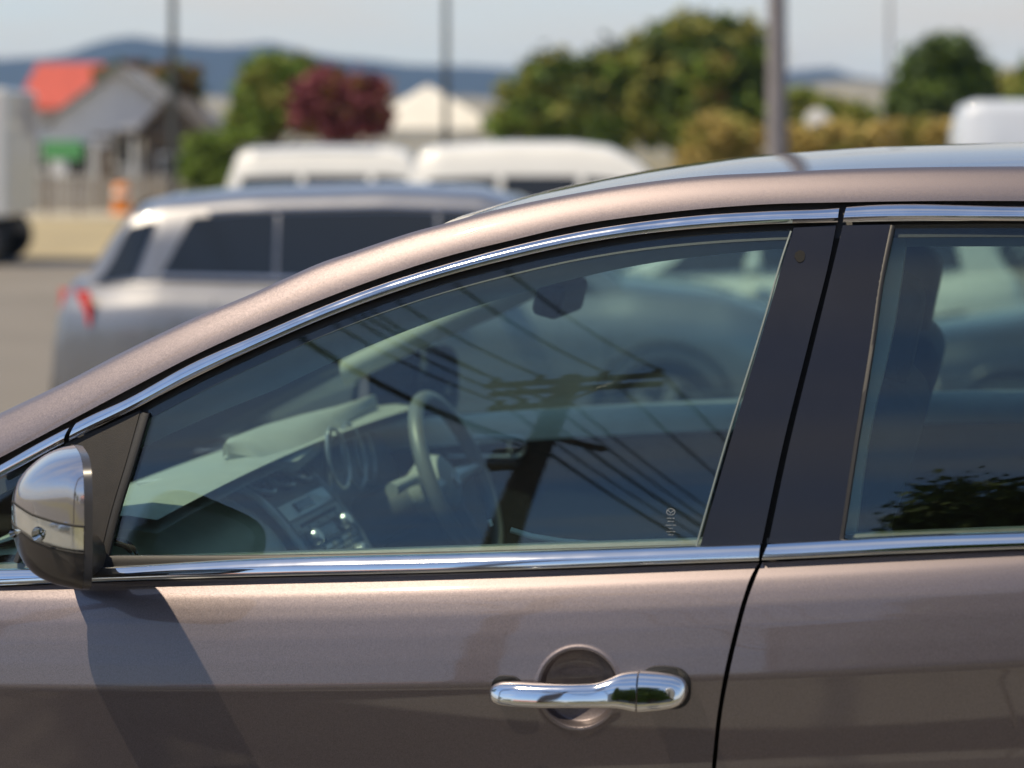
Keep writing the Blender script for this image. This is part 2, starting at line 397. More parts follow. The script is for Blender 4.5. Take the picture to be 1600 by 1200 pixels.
# seal strips round the glass
def bar(name, pts, w, m, off=0., th=.008, parent=car):
    """flat bar along an image polyline, w pixels wide"""
    c = rs(pts, 40); t = np.gradient(c, axis=0); t /= np.linalg.norm(t, axis=1)[:, None]; n = np.stack([-t[:, 1], t[:, 0]], 1)
    w = np.array([w, w]) if np.isscalar(w) else np.array(w); ww = np.linspace(w[0], w[1], 40)[:, None]/2
    A = c-n*ww; B = c+n*ww
    Gp = np.stack([onS(A[:, 0], A[:, 1], off-.002), onS(A[:, 0]*.8+B[:, 0]*.2, A[:, 1]*.8+B[:, 1]*.2, off), onS(A[:, 0]*.2+B[:, 0]*.8, A[:, 1]*.2+B[:, 1]*.8, off), onS(B[:, 0], B[:, 1], off-.002)])
    return panel(name, Gp[::-1] if t[0][0] < 0 else Gp, m, parent, th)
near(bar('glass_seal', [(223,645),(200,722),(176,800),(157,880)], 15, RUBBER, -.004))
near(bar('glass_seal', [(150,881),(400,879),(700,872),(1095,858)], (22,10), RUBBER, -.004))
near(bar('glass_seal', [(1394,352),(1376,440),(1365,520),(1336,700),(1313,850)], 9, RUBBER, -.002))
# B pillar covers
near(bar('glass_edge', [(1236,361),(1225,393),(1198,486),(1131,703),(1088,853)], 3.2, mat('polished_glass_edge', (.16,.19,.185), .3), .001, th=.003))
G = coons([(1240,356),(1306,352)], [(1093,856),(1189,853)], [(1240,356),(1229,390),(1202,483),(1138,700),(1093,856)], [(1306,352),(1300,385),(1267,520),(1222,700),(1189,853)], 14, 50)
near(panel('pillar_cover', onS(G[..., 0], G[..., 1], -.002), APPLIQUE, car, th=.012))
G = coons([(1317,352),(1391,351)], [(1200,851),(1312,848)], [(1317,352),(1309,385),(1276,520),(1232,700),(1200,851)], [(1391,351),(1374,440),(1362,520),(1333,700),(1311,848)], 14, 50)
near(panel('pillar_cover', onS(G[..., 0], G[..., 1], -.002), APPLIQUE, car, th=.012))
G = coons([(1290,330),(1345,330)], [(1165,876),(1220,876)], [(1290,330),(1252,520),(1205,700),(1165,876)], [(1345,330),(1300,520),(1255,700),(1220,876)], 6, 30)
near(panel('pillar_gap', onS(G[..., 0], G[..., 1], -.016), DARK, car, th=.004))
cd = onS(np.array([1250.]), np.array([400.]), .0)[0]; rg = random.Random(3)
sp = [cd+np.array([.0075*rg.uniform(.85,1.1)*math.cos(q), 0, .0085*rg.uniform(.8,1.05)*math.sin(q)]) for q in np.linspace(0, 2*math.pi, 21)[:-1]]
for p_ in sp: p_[1] = float(Y(p_[0], p_[2]))+.0008
near(MB().prism(sp, (0,.002,0)).build('dirt_spot', mat('dull_dirt', (.003,.003,.003), .9), car))
# sail panel in front of the glass
G = coons([(100,694),(218,641)], [(60,897),(150,890)], None, [(218,641),(196,720),(172,800),(150,890)], 16, 24)
near(panel('mirror_sail', onS(G[..., 0], G[..., 1], -.003), PLASTIC, car, th=.01))
# small fixed quarter glass ahead of the mirror
G = coons([(-240,874),(-100,801),(50,722),(80,707)], [(-240,893),(-100,893),(0,892),(40,890)], None, None, 30, 14)
near(panel('quarter_glass', onS(G[..., 0], G[..., 1], -.012), SIDEGLASS, car, th=.004, slab=True))
near(bar('glass_seal', [(95,698),(60,780),(22,880)], 9, RUBBER, -.004))
# belt mouldings
BT = [(-400,900),(-200,894),(0,889),(145,886),(400,873),(700,865),(1050,854),(1189,849)]
BB = [(-400,930),(-200,921),(0,914),(145,908),(400,900),(700,893),(1050,880),(1187,875)]
BT2 = [(1201,848),(1450,836),(1600,831),(1900,820),(2200,808),(2500,797)]
BB2 = [(1191,874),(1450,862),(1600,856),(1900,845),(2200,833),(2500,822)]
bprof = [(0,-.004),(0,.004),(.08,.0065),(.2,.0085),(.35,.0115),(.55,.0128),(.75,.0118),(.84,.009),(.845,.006),(.9,.0068),(.97,.0060),(1,.002),(1,-.004)]
def belt(T, B, n):
    rows_ = []
    for v, bl in bprof:
        c = rs(np.array(T)*(1-v)+np.array(B)*v, n); rows_.append(onS(c[:, 0], c[:, 1], bl+.002))
    return panel('belt_trim', np.stack(rows_), CHROME, car, th=.004)
near(belt(BT, BB, 120)); near(belt(BT2, BB2, 70))
# doors
BOWL = (904.0, 1076.0); BR = 61.0
def bowl(Gp, Gs):
    d = np.hypot(Gp[..., 0]-BOWL[0], Gp[..., 1]-BOWL[1])/BR
    s = np.clip((1-d)/.10, 0, 1); dep = .011*s*s*(3-2*s)+.021*np.clip(1-d*d, 0, 1)**.8
    lip = .0012*np.exp(-((d-1.07)/.05)**2)
    Gs = Gs.copy(); Gs[..., 1] += dep-lip; return Gs
SHUTF = [(1186,879),(1176,895),(1161,935),(1146,990),(1131,1055),(1121,1115),(1112,1200),(1104,1290),(1098,1400),(1100,1650)]
SHUTR = [(1191,879),(1184,895),(1169,935),(1154,990),(1139,1055),(1128,1115),(1119,1200),(1111,1290),(1105,1400),(1107,1650)]
def dense(a_, b_, f0, f1, n0, n1, n2):
    return np.unique(np.r_[np.linspace(a_, f0, n0), np.linspace(f0, f1, n1), np.linspace(f1, b_, n2)])
x0 = -60.
tu = (dense(x0, 1186, 815, 1012, 90, 230, 24)-x0)/(1186-x0)
tv = np.r_[np.linspace(0, .145, 60), np.linspace(.145, .34, 190)[1:], np.linspace(.34, 1, 60)[1:]]
G = coons([(x0,920),(145,911),(400,903),(700,896),(1050,884),(1186,879)], [(x0,1680),(1100,1650)], None, SHUTF, 0, 0, tu, tv)
fdoor = near(panel('front_door', bowl(G, onS(G[..., 0], G[..., 1])), PAINT, car, th=.016))
tv2 = np.r_[np.linspace(0, .4, 80), np.linspace(.4, 1, 40)[1:]]
G = coons([(1191,879),(1450,866),(1600,860),(1900,849),(2050,843)], [(1107,1650),(2050,1600)], SHUTR, None, 0, 0, np.linspace(0, 1, 110), tv2)
rdoor = near(panel('rear_door', onS(G[..., 0], G[..., 1]), PAINT, car, th=.016))
G = coons([(2060,843),(2200,837),(2500,826)], [(2060,1600),(2500,1590)], None, None, 30, 60)
near(panel('rear_wing', onS(G[..., 0], G[..., 1]), PAINT, car, th=.016))
G = coons([(-900,1010),(-700,965),(-400,938),(-68,920)], [(-900,1700),(-68,1680)], None, None, 50, 60)
near(panel('front_wing', onS(G[..., 0], G[..., 1]), PAINT, car, th=.016))
G = coons([(-900,1012),(-700,970),(-400,940),(0,925),(600,905),(1200,880),(2500,830)], [(-900,1690),(2500,1580)], None, None, 60, 50)
near(panel('body_shell', onS(G[..., 0], G[..., 1], -.034), DARK, car, th=.004))

# door handle -------------------------------------------------------
def bodyat(px, py, off): return onS(np.array([px]), np.array([py]), off)[0]
def handle_loft(name, stations, parent, off_out):
    """stations: px, py centre, half height px, stand off (m), depth (m)"""
    n = 28; V = []
    for px, py, hh, so_, dp in stations:
        c = bodyat(px, py, so_)
        hz_ = hh/1300
        for j in range(n):
            q = 2*math.pi*j/n; cs, sn = math.cos(q), math.sin(q)
            e = .72
            yy_ = math.copysign(abs(cs)**e, cs)*dp/2; zz_ = math.copysign(abs(sn)**e, sn)*hz_
            V.append(c+np.array([0, -yy_+.30*zz_, zz_]))
    k = len(stations); f = [(i*n+j, i*n+(j+1) % n, (i+1)*n+(j+1) % n, (i+1)*n+j) for i in range(k-1) for j in range(n)]
    f += [tuple(range(n))[::-1], tuple((k-1)*n+j for j in range(n))]
    return sharp(make(name, V, f, CHROME, parent), 60)
def dens(st, n):
    st = np.array(st, float); x = st[:, 0]; q = np.linspace(0, 1, n); q = (1-np.cos(q*math.pi))/2; xs = x[0]+(x[-1]-x[0])*q
    cols = [xs]
    for c in range(1, 5):
        cols.append(np.interp(xs, x, st[:, c]))
    o = np.stack(cols, 1)
    kk = np.array([.25,.5,.25])
    for c in range(1, 5):
        for _ in range(2): o[1:-1, c] = np.convolve(o[:, c], kk, 'valid')
    return o
grip = [(771,1076,1,.020,.006),(773,1076,9,.023,.014),(779,1075,14,.026,.020),(790,1074.5,18,.029,.024),(815,1074.5,19.5,.034,.026),(850,1075,19,.038,.024),(900,1074.5,18.5,.041,.022),(940,1074,19,.040,.022),(960,1071,23,.038,.024),(975,1069,27,.034,.027),(990,1070.5,30,.030,.029),(1002,1072,31.5,.028,.030)]
hd = near(handle_loft('door_handle', dens(grip, 60), fdoor, 0))
cap = [(1004,1072.5,32,.026,.030),(1020,1073,31,.024,.030),(1040,1073.5,29,.022,.028),(1058,1074,26,.019,.026),(1069,1074,21,.016,.023),(1075,1074,13,.013,.017),(1077.5,1074,3,.010,.008)]
hc = near(handle_loft('handle_cap', dens(cap, 40), fdoor, 0))
# dark gasket under the cap and the nose of the grip
for (cx, cy, hx, hy) in ((1040,1074,39.5,33.5),(793,1075,24,20)):
    mb = MB(); c = bodyat(cx, cy, .001); ring = [c+np.array([hx/1200*math.copysign(abs(math.cos(q))**.7, math.cos(q)), 0, hy/1200*math.copysign(abs(math.sin(q))**.7, math.sin(q))]) for q in np.linspace(0, 2*math.pi, 37)[:-1]]
    r2 = [p+np.array([0, -.005, 0]) for p in ring]
    for p in ring+r2: p[1] += float(Y(p[0], p[2])-Y(c[0], c[2]))
    mb.add(ring+r2, [(i, (i+1) % 36, 36+(i+1) % 36, 36+i) for i in range(36)]+[tuple(range(36, 72))])
    near(mb.build('handle_gasket', RUBBER, fdoor))
# lock barrel on the cap
c = bodyat(1052, 1074, .034)
mb = MB(); mb.lathe([(.0,.0),(.0065,.0),(.0072,-.001),(.0072,-.004)], c, (0,-1,0), 24); near(mb.build('key_lock', SILVER, fdoor, True))
mb = MB(); mb.box(c+np.array([0,-.0006,0]), (.0012,.001,.007)); near(mb.build('key_slot', DARK, fdoor))

# far side: mirrored copies of everything on the near side
def mirror_copy(o):
    me = o.data.copy(); co = np.empty(len(me.vertices)*3); me.vertices.foreach_get('co', co); co = co.reshape(-1, 3)
    co[:, 1] = W-co[:, 1]; me.vertices.foreach_set('co', co.ravel()); me.flip_normals(); me.update()
    q = bpy.data.objects.new(o.name.split('.')[0], me); COL.objects.link(q); return q
M = {}
for o in near_parts:
    M[o] = mirror_copy(o)
for o in near_parts:
    M[o].parent = M.get(o.parent, car) if o.parent is not car else car

# roof, windscreen, bonnet, tail -----------------------------------------
ns = 33
def across(edge, crown, bulge=0.):
    s = np.linspace(0, 1, ns); e = edge
    Gr = np.empty((len(e), ns, 3))
    for j, q in enumerate(s):
        f_ = 1-(2*q-1)**2; f_ = f_*(.8+.2*f_)
        Gr[:, j, 0] = e[:, 0]-bulge*f_; Gr[:, j, 1] = e[:, 1]+(W-2*e[:, 1])*q; Gr[:, j, 2] = e[:, 2]+crown*f_
    return Gr
ie = np.arange(len(EDGE)); exx = EDGE[:, 0]
i0 = int(np.searchsorted(pxs, 690))
rc = np.interp(pxs, [690,800,1000,1200,1600,2500], [.012,.020,.026,.030,.036,.036])[:, None]
E2 = EDGE[i0:]
Gr = across(E2, 0.); f_ = 1-(2*np.linspace(0, 1, ns)-1)**2
Gr[:, :, 2] += rc[i0:]*f_[None]; Gr[:, :, 0] -= np.interp(pxs[i0:], [690,1000], [.04,0])[:, None]*f_[None]
mb = MB(); mb.grid(Gr, flip=True); lo_ = Gr.copy(); lo_[..., 2] -= .03; mb.grid(lo_)
mb.grid(np.stack([Gr[-1], lo_[-1]])); mb.grid(np.stack([Gr[0], lo_[0]]), flip=True)
mb.build('roof', PAINT, car, True, 50)
hl = Gr.copy(); hl[..., 2] -= .045; hl[:, :, 1] = hl[:, :, 1]
MB().grid(hl).grid(hl-np.array([0,0,.006]), flip=True).build('headliner', HEADL, car, True)
Ew = EDGE[:i0+1]
cb = np.interp(pxs[:i0+1], [-500,690], [.03,.04])[:, None]; cz = np.interp(pxs[:i0+1], [-500,300,690], [-.05,-.03,.004])[:, None]
Gw = across(Ew, 0.); Gw[:, :, 2] += cz*f_[None]-.004; Gw[:, :, 0] -= cb*f_[None]
gi = Gw.copy(); gi[..., 2] -= .004; gi[..., 0] += .003
MB().grid(Gw, flip=True).grid(gi).build('windscreen', SCREEN, car, True)
# bonnet from the screen base to the nose
wb = Gw[0]
nose = []
for k in range(16):
    u_ = k/15.; row = wb.copy(); row[:, 0] = wb[:, 0]*(1-u_)+(-2.05-.16*f_)*u_ ; row[:, 2] = wb[:, 2]-.02-.26*u_**1.6
    row[:, 1] = W/2+(wb[:, 1]-W/2)*(1-.12*u_); nose.append(row)
nose = np.stack(nose); fr = np.stack([nose[-1], nose[-1]*[1,1,0]+[0,0,.60], nose[-1]*[1,1,0]+[.05,0,.30]])
mb = MB(); mb.grid(nose); mb.grid(fr); mb.build('bonnet', PAINT, car, True, 50)
# tail: rear screen and tailgate
re = Gr[-1]; t1 = re+np.array([.28,0,-.42])*1.0; t2 = re*[1,1,0]+[.42,0,.85]; t3 = re*[1,1,0]+[.42,0,.35]
MB().grid(np.stack([re, t1]), flip=True).build('rear_screen', CARGLASS, car, True)
MB().grid(np.stack([t1, t2, t3]), flip=True).build('tailgate', PAINT, car, True, 50)
for sgn in (0, 1):
    q0 = np.array([re[0 if sgn == 0 else -1], t1[0 if sgn == 0 else -1], t2[0 if sgn == 0 else -1], t3[0 if sgn == 0 else -1]])
    w_ = onS(np.array([2500.]*4), np.array([276,560,826,1590.])); 
    if sgn: w_[:, 1] = W-w_[:, 1]
    MB().grid(np.stack([w_, q0]), flip=bool(sgn)).build('rear_corner', PAINT, car, True, 60)

# wheels of the near car
RIM = mat('alloy_rim', (.45,.45,.46), .3, 1.)
TYRE = mat('tyre_rubber', (.02,.02,.02), .8, noise=(40,.2))
def wheel(parent, c, r, side, w=.22, name='wheel'):
    """side -1: outer face towards -y of the parent"""
    t = MB().lathe([(r*.62,0),(r*.66,-.01),(r*.93,-.012),(r,.03),(r,w-.03),(r*.93,w),(r*.6,w)], c, (0,-side,0), 28).build('wheel', TYRE, parent, True)
    c2 = np.array(c)
    mb = MB().lathe([(0,.004),(r*.16,.0),(r*.18,.012)], c2, (0,-side,0), 14)
    for k in range(5):
        a = 2*math.pi*k/5; d = np.array([math.cos(a), 0, math.sin(a)]); s_ = np.array([-math.sin(a), 0, math.cos(a)])
        pts = [c2+d*r*.1+s_*r*.09, c2+d*r*.63+s_*r*.07, c2+d*r*.63-s_*r*.07, c2+d*r*.1-s_*r*.09]
        mb.prism([p+np.array([0,-side*.006,0]) for p in pts], (0,-side*.03,0))
    mb.lathe([(r*.60,.0),(r*.66,-.004),(r*.66,.02),(r*.60,.03),(r*.58,.12)], c2, (0,-side,0), 28)
    mb.build('rim', RIM, t, True)
    MB().lathe([(0,.10),(r*.6,.10)], c2, (0,-side,0), 20).build('brake_disc', DARK, t)
    return t
for wx in (-1.52, 1.22):
    for sd in (-1, 1):
        wheel(car, (wx, .10 if sd < 0 else W-.10, .345), .345, sd)
MB().box((-.15, W/2, .33), (3.6, 1.3, .12)).build('floor_pan', CARPET, car)

# ------------------------------------------------------------------ door mirror
def mirror_unit(sx=1):
    yc = -.118
    def Q(px, py, y): return P(px, py, y)
    # housing shell: stacked rounded outlines from far face (open, rearwards) to nose
    out_ = []
    # silhouette top and bottom by px (front to back)
    prof_t = [(19,800),(21,778),(30,757),(48,737),(75,718),(100,708),(122,703),(133,702)]
    prof_b = [(19,802),(22,838),(34,868),(52,890),(78,903),(105,908),(125,910),(133,911)]
    qx = 19.3+(133-19.3)*(1-np.cos(np.linspace(0, math.pi/2, 22)))
    n = 48; V = []
    top = lin(prof_t, qx); bot = lin(prof_b, qx)
    kk = np.array([.25,.5,.25])
    for _ in range(3): top[1:-1] = np.convolve(top, kk, 'valid'); bot[1:-1] = np.convolve(bot, kk, 'valid')
    for i, q in enumerate(qx):
        a = P(q, top[i], yc); b = P(q, bot[i], yc); c = (a+b)/2; hz_ = (a[2]-b[2])/2
        dy_ = .092*min(1, (max(0, (q-19)/100))**.42)
        for j in range(n):
            t = 2*math.pi*j/n; cs, sn = math.cos(t), math.sin(t); e = .80-.28*i/(len(qx)-1)
            V.append(c+np.array([0, -math.copysign(abs(cs)**e, cs)*dy_, math.copysign(abs(sn)**e, sn)*hz_]))
    V = np.array(V).reshape(len(qx), n, 3)
    V[..., 0] += -.58*(V[..., 1]-yc)-.012*np.linspace(0, 1, len(qx))[:, None]
    return V
MV = mirror_unit()
def shell(name, rows, m, parent, off=0.):
    """rows of the mirror surface, subset of angles"""
    return MB().grid(rows, flip=False).build(name, m, parent, True, 60)
nM = MV.shape[1]
cen = MV.mean(axis=1, keepdims=True)
# split by height: paint above with sky sheen coloured in, lens band, shade-coloured below. angle index -> z; sample by resampling each ring to fixed heights
def ringband(z_hi, z_lo, scale=1.0, i0=0, i1=None, n=18):
    """part of each ring between two (px-dependent) image heights on the outer (camera) side, wrapping over if z_hi None"""
    rows_ = []
    for i in range(MV.shape[0])[i0:i1]:
        E_ = .80-.28*i/(MV.shape[0]-1)
        R_ = MV[i]; c = R_.mean(axis=0); hz_ = (R_[:, 2].max()-R_[:, 2].min())/2; dy_ = (R_[:, 1].max()-R_[:, 1].min())/2
        def th(zf):
            s = np.clip((zf-c[2])/max(hz_, 1e-6), -1, 1); return math.asin(math.copysign(abs(s)**(1/E_), s))
        a0 = th(z_hi(c)) if z_hi else math.pi*1.0
        a1 = th(z_lo(c)) if z_lo else -math.pi*1.0
        ts = np.linspace(a0, a1, n)
        rows_.append([c+scale*np.array([.58*math.copysign(abs(math.cos(t))**E_, math.cos(t))*dy_, -math.copysign(abs(math.cos(t))**E_, math.cos(t))*dy_, math.copysign(abs(math.sin(t))**E_, math.sin(t))*hz_]) for t in ts])
    return np.array(rows_)
zz1 = lambda c: P(*[0, 0], -.2)[2]*0+float(np.interp(c[0], [P(19,0,-.118)[0], P(45,0,-.118)[0], P(80,0,-.118)[0], P(133,0,-.118)[0]], [P(0,780,-.118)[2], P(0,790,-.118)[2], P(0,795,-.118)[2], P(0,797,-.118)[2]]))
zz2 = lambda c: float(np.interp(c[0], [P(19,0,-.118)[0], P(45,0,-.118)[0], P(80,0,-.118)[0], P(133,0,-.118)[0]], [P(0,815,-.118)[2], P(0,828,-.118)[2], P(0,835,-.118)[2], P(0,837,-.118)[2]]))
mirror = MB().grid(ringband(None, zz1, 1.0, n=26), flip=True).build('door_mirror', MPAINT, car, True, 60)
MB().grid(ringband(zz2, None, 1.0, n=26), flip=True).build('mirror_base', mat('shaded_gloss_paint', (.016,.014,.014), .3, .0, coat=.3), mirror, True, 60)  # same paint coloured near black, standing in for the shaded underside
MB().grid(ringband(zz1, zz2, .93, n=10), flip=True).build('indicator_reflector', mat('lamp_reflector', (.88,.88,.86), .16, .85, noise=(40,.08)), mirror, True, 60)
MB().grid(ringband(zz1, zz2, 1.0, n=10, i1=21), flip=True).build('indicator_lens', LENS, mirror, True, 60)
for zf_, nm_ in ((zz1, 'lens_seam'), (zz2, 'lens_seam')):
    e_ = ringband(None, zf_, 1.004, n=26)[:, -1]
    MB().tube(list(e_[1:]), .0016, 6).build(nm_, DARK, mirror, True)
# small details in the lamp: bulb sockets and end cap
for (qx_, qy_, rr) in ((112,814,.010),(74,813,.006)):
    c = P(qx_, qy_, -.118); c = np.array([c[0], -.212, c[2]])
    MB().lathe([(0,-.012),(rr*.4,-.010),(rr*.8,0),(rr,.006)], c, (0,-1,0), 20).build('indicator_bulb', CHROME, mirror, True)
# rear rim of the housing: grey band then black body side, and the mirror pane
def ringslab(x0p, x1p, sc0, sc1, n=48):
    R_ = MV[-1]; c = R_.mean(axis=0); out2 = []
    for xx, sc in ((x0p, sc0), (x1p, sc1)):
        dxm = P(xx, 800, -.118)[0]-P(133, 800, -.118)[0]
        out2.append([c+(p-c)*sc+np.array([dxm,0,0]) for p in R_]+[c+(R_[0]-c)*sc+np.array([dxm,0,0])])
    return np.array(out2)
MB().grid(ringslab(133.3, 146, 1.004, .995), flip=True).build('mirror_rim', mat('satin_dark_rim', (.05,.05,.055), .25, .2), mirror, True)
back = ringslab(146, 141, .995, .80)
MB().grid(back, flip=True).build('rim_return', PLASTIC, mirror, True)
cc = MV[-1].mean(axis=0)+np.array([P(141,800,-.118)[0]-P(133,800,-.118)[0],0,0])
vb = [cc]+[cc+(p-MV[-1].mean(axis=0))*.80 for p in MV[-1]]
pc = vb[0].copy(); vb = [np.array([p[0]-.030-.30*(p[1]-pc[1])+.25*(p[2]-pc[2]), p[1], p[2]]) for p in vb]
make('mirror_pane', vb, [(0, 1+(i+1) % nM, 1+i) for i in range(nM)], CHROME, mirror, False)
# foot joining the mirror to the door
fpts = [P(100, 868, -.10), P(112, 868, -.05), P(120, 868, .0), P(130, 868, .03)]
MB().tube(fpts, [.035,.032,.032,.034], 14).build('mirror_foot', PLASTIC, mirror, True)
# the far door mirror is the same unit mirrored
def copy_far(o, parent):
    q = mirror_copy(o); q.parent = parent
    for ch in [c_ for c_ in o.children]: copy_far(ch, q)
    return q
fm = copy_far(mirror, car); fm.location = (-.07, 0, -.04)
for ch in fm.children:
    if ch.name.startswith('mirror_pane'): ch.data.materials[0] = DISPL  # far pane coloured dark to stand in for a dim reflection

# ------------------------------------------------------------------ cabin
def PP(pts, y): return [P(a_, b_, y) for a_, b_ in pts]
def extr(name, pts, y0_, y1_, m, parent=car, bev=0, smooth=False):
    A = PP(pts, y0_); o = MB().prism(A, (0, y1_-y0_, 0)).build(name, m, parent, smooth)
    bm = bmesh.new(); bm.from_mesh(o.data); bmesh.ops.recalc_face_normals(bm, faces=bm.faces); bm.to_mesh(o.data); bm.free()
    if bev: bevel(o, bev, 3); o.data.polygons.foreach_set('use_smooth', [True]*len(o.data.polygons))
    return o
# inner trims of pillars and roof rails, near side then mirrored
cabin = []
qa = np.linspace(60, 1240, 90)
ta = ext([(0,746)]+CHB[2:], qa)
def inner(name, top, bot, y_off, m, n=90, q=qa, bulge=.02):
    rows_ = []
    for v in np.linspace(0, 1, 7):
        p = onS(q, top, 0)*(1-v)+onS(q, bot, 0)*v; p[:, 1] += y_off+.03*v-bulge*math.sin(math.pi*v)*-1
        rows_.append(p)
    rows_ = np.array(rows_)
    mb_ = MB().grid(rows_, flip=True); r2_ = rows_.copy(); r2_[..., 1] += .012; mb_.grid(r2_)
    return mb_.build(name, m, car, True, 50)
inn = []
w_in = np.interp(qa, [60,230,400,700,1000,1240], [60,62,75,62,50,42])
inn.append(inner('pillar_trim', ta-8, ta+w_in, .045, TRIM))
qb = np.linspace(1330, 2400, 60); tb = bypx(CHB, qb)
inn.append(inner('pillar_trim', tb-8, tb+np.full(60, 44.), .045, TRIM, q=qb))
# B pillar trim
G = coons([(1262,335),(1420,330)], [(1110,870),(1330,862)], [(1262,335),(1215,520),(1160,700),(1110,870)], [(1420,330),(1392,520),(1352,700),(1330,862)], 10, 30)
S_ = onS(G[..., 0], G[..., 1], -.06); inn.append(panel('pillar_trim', S_, TRIM, car, th=.05, slab=True))
# door cards with their top ledge
def ledge(p0, p1, name):
    q = np.linspace(p0, p1, 40); top_ = onS(q, np.interp(q, [-100, 145, 1188, 2300], [903, 890, 858, 818]), 0)
    rows_ = []
    for dyy, dz in ((.014,.004),(.02,.012),(.045,.010),(.07,-.002),(.088,-.022),(.094,-.045)):
        p = top_.copy(); p[:, 1] += dyy; p[:, 2] += dz; rows_.append(p)
    lower = []
    for dyy, dz in ((.094,-.0455),(.080,-.10),(.075,-.28),(.13,-.30),(.13,-.36),(.09,-.38),(.09,-.62)):
        p = top_.copy(); p[:, 1] += dyy; p[:, 2] += dz; lower.append(p)
    inn.append(MB().grid(np.array(lower)[::-1], flip=False).build('door_card', SEATM, car, True, 40))
    return MB().grid(np.array(rows_)[::-1], flip=False).build(name, DASHM, car, True, 40)
nl = [ledge(-60, 1180, 'door_ledge'), ledge(1196, 2200, 'door_ledge')]; inn += nl
for o in inn: mirror_copy(o).parent = car
FLEDGE = mat('lit_ledge_vinyl', (.55,.56,.50), .55, noise=(25,.06))  # far ledges get a paler colour in place of light falling on them
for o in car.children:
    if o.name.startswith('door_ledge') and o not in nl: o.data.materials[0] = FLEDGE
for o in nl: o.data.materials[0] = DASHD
# far door pull and inner handle
yf = W-.10
def ring_px(pts, y, r, name, m, parent=car, closed=True):
    return MB().tube(PP(pts, y), r, 8, closed=closed).build(name, m, parent, True)
def rrect(x0_, y0_, x1_, y1_, r, n=5):
    o_ = []
    for (cx, cy, a0) in ((x1_-r, y1_-r, 0), (x0_+r, y1_-r, 90), (x0_+r, y0_+r, 180), (x1_-r, y0_+r, 270)):
        for k in range(n+1):
            a = math.radians(a0+90*k/n); o_.append((cx+r*math.cos(a), cy+r*math.sin(a)))
    return o_
ring_px([(x_, y_) for x_, y_ in rrect(694,683,820,713,14)], yf-.012, .004, 'door_release_bezel', SILVER)
ring_px([(797,688),(797,708)], yf-.02, .006, 'door_release_lever', SILVER, closed=False)

# dashboard ------------------------------------------------------------
dash = extr('dashboard', [(215,757),(245,744),(300,726),(350,713),(420,712),(450,722),(480,760),(500,800),(520,900),(300,1000),(150,1000),(130,800)], 1.02, 1.56, DASHD, bev=.012)
# upper deck sloping from windscreen to the stack, spans the car
top_l = [(150,770),(215,756),(300,728),(350,714)]
yl = [.10,.30,.60]
rows_ = []
for y_ in np.linspace(.16, 1.58, 24):
    p_ = [P(150,783,.70), P(215,758,.70), P(290,735,.70), P(345,722,.70), P(400,716,.70), P(440,722,.70)]
    rows_.append([np.array([q_[0]-.02*math.sin(math.pi*(y_-.1)/1.5)+.0, y_, q_[2]-.010*abs((y_-.85)/.8)**2]) for q_ in p_])
rows_ = np.array(rows_)
MB().grid(rows_).grid(rows_-np.array([0,0,.02]), flip=True).build('dash_top', DASHM, dash, True, 50)
# passenger side pad: large rounded form with the end vent
pf_ = rs([(P(a_, b_, .70)[0], P(a_, b_, .70)[2]) for a_, b_ in [(215,770),(300,768),(345,775),(385,795),(425,828),(450,865),(462,910),(455,960),(430,1010)]], 40)
padG = np.array([[(p_[0]-dx_, y_, p_[1]-dx_*.3) for p_ in pf_] for y_, dx_ in ((.15,.03),(.16,.012),(.19,.003),(.30,0),(.45,0),(.60,0),(.70,0))])
pad = MB().grid(padG).build('passenger_pad', mat('green_grey_pad', (.60,.63,.52), .6, noise=(20,.1), bump=(800,.0003)), dash, True, 60)
cv_ = P(192, 872, .26)
vr = MB()
for rr in (.030, .022, .014):
    vr.tube([cv_+np.array([rr*1.1*math.cos(t), -.012-rr*.2*math.cos(t), rr*math.sin(t)]) for t in np.linspace(0, 2*math.pi, 33)[:-1]], .0028, 6, closed=True)
vr.build('air_vent', DISPL, dash, True)
# centre stack: left edge curve extruded across
SE = [(330,757),(355,757),(380,765),(405,780),(430,803),(455,833),(480,866),(500,900),(520,940)]
yA, yB = .71, .99
se3 = rs([ (P(a_, b_, yA)[0], P(a_, b_, yA)[2]) for a_, b_ in SE], 60)
def stackpt(s, t, off=0.):
    i_ = np.clip(s, 0, 1)*59; a_ = int(min(58, math.floor(i_))); u_ = i_-a_; xz = se3[a_]*(1-u_)+se3[a_+1]*u_
    tg = se3[a_+1]-se3[a_]; tg = tg/np.linalg.norm(tg); nrm = np.array([-tg[1], tg[0]]); nrm = nrm if nrm[0] > 0 else -nrm
    return np.array([xz[0]+nrm[0]*off, yA+(yB-yA)*t, xz[1]+nrm[1]*off])
GG = np.array([[stackpt(s_, t_) for t_ in np.linspace(0, 1, 12)] for s_ in np.linspace(0, 1, 60)])
stack = MB().grid(GG).build('centre_stack', DASHD, dash, True)
side = MB()
lo2 = [np.array([p_[0], yA+.004, p_[2]-.0]) for p_ in GG[:, 0]]; lo3 = [np.array([p_[0]-.25, yA+.004, p_[2]-.05-.1*i_/59]) for i_, p_ in enumerate(GG[:, 0])]
side.grid(np.array([lo2, lo3])); side.build('stack_side', DASHD, dash, True)
MB().tube([p_+np.array([0,-.004,.001]) for p_ in GG[:, 0]], .0065, 8).build('silver_edge', mat('pale_console_edge', (.6,.62,.62), .35, .3), dash, True)
MB().tube([p_+np.array([0,.004,.001]) for p_ in GG[2:, -1]], .0040, 8).build('silver_edge', SILVER, dash, True)
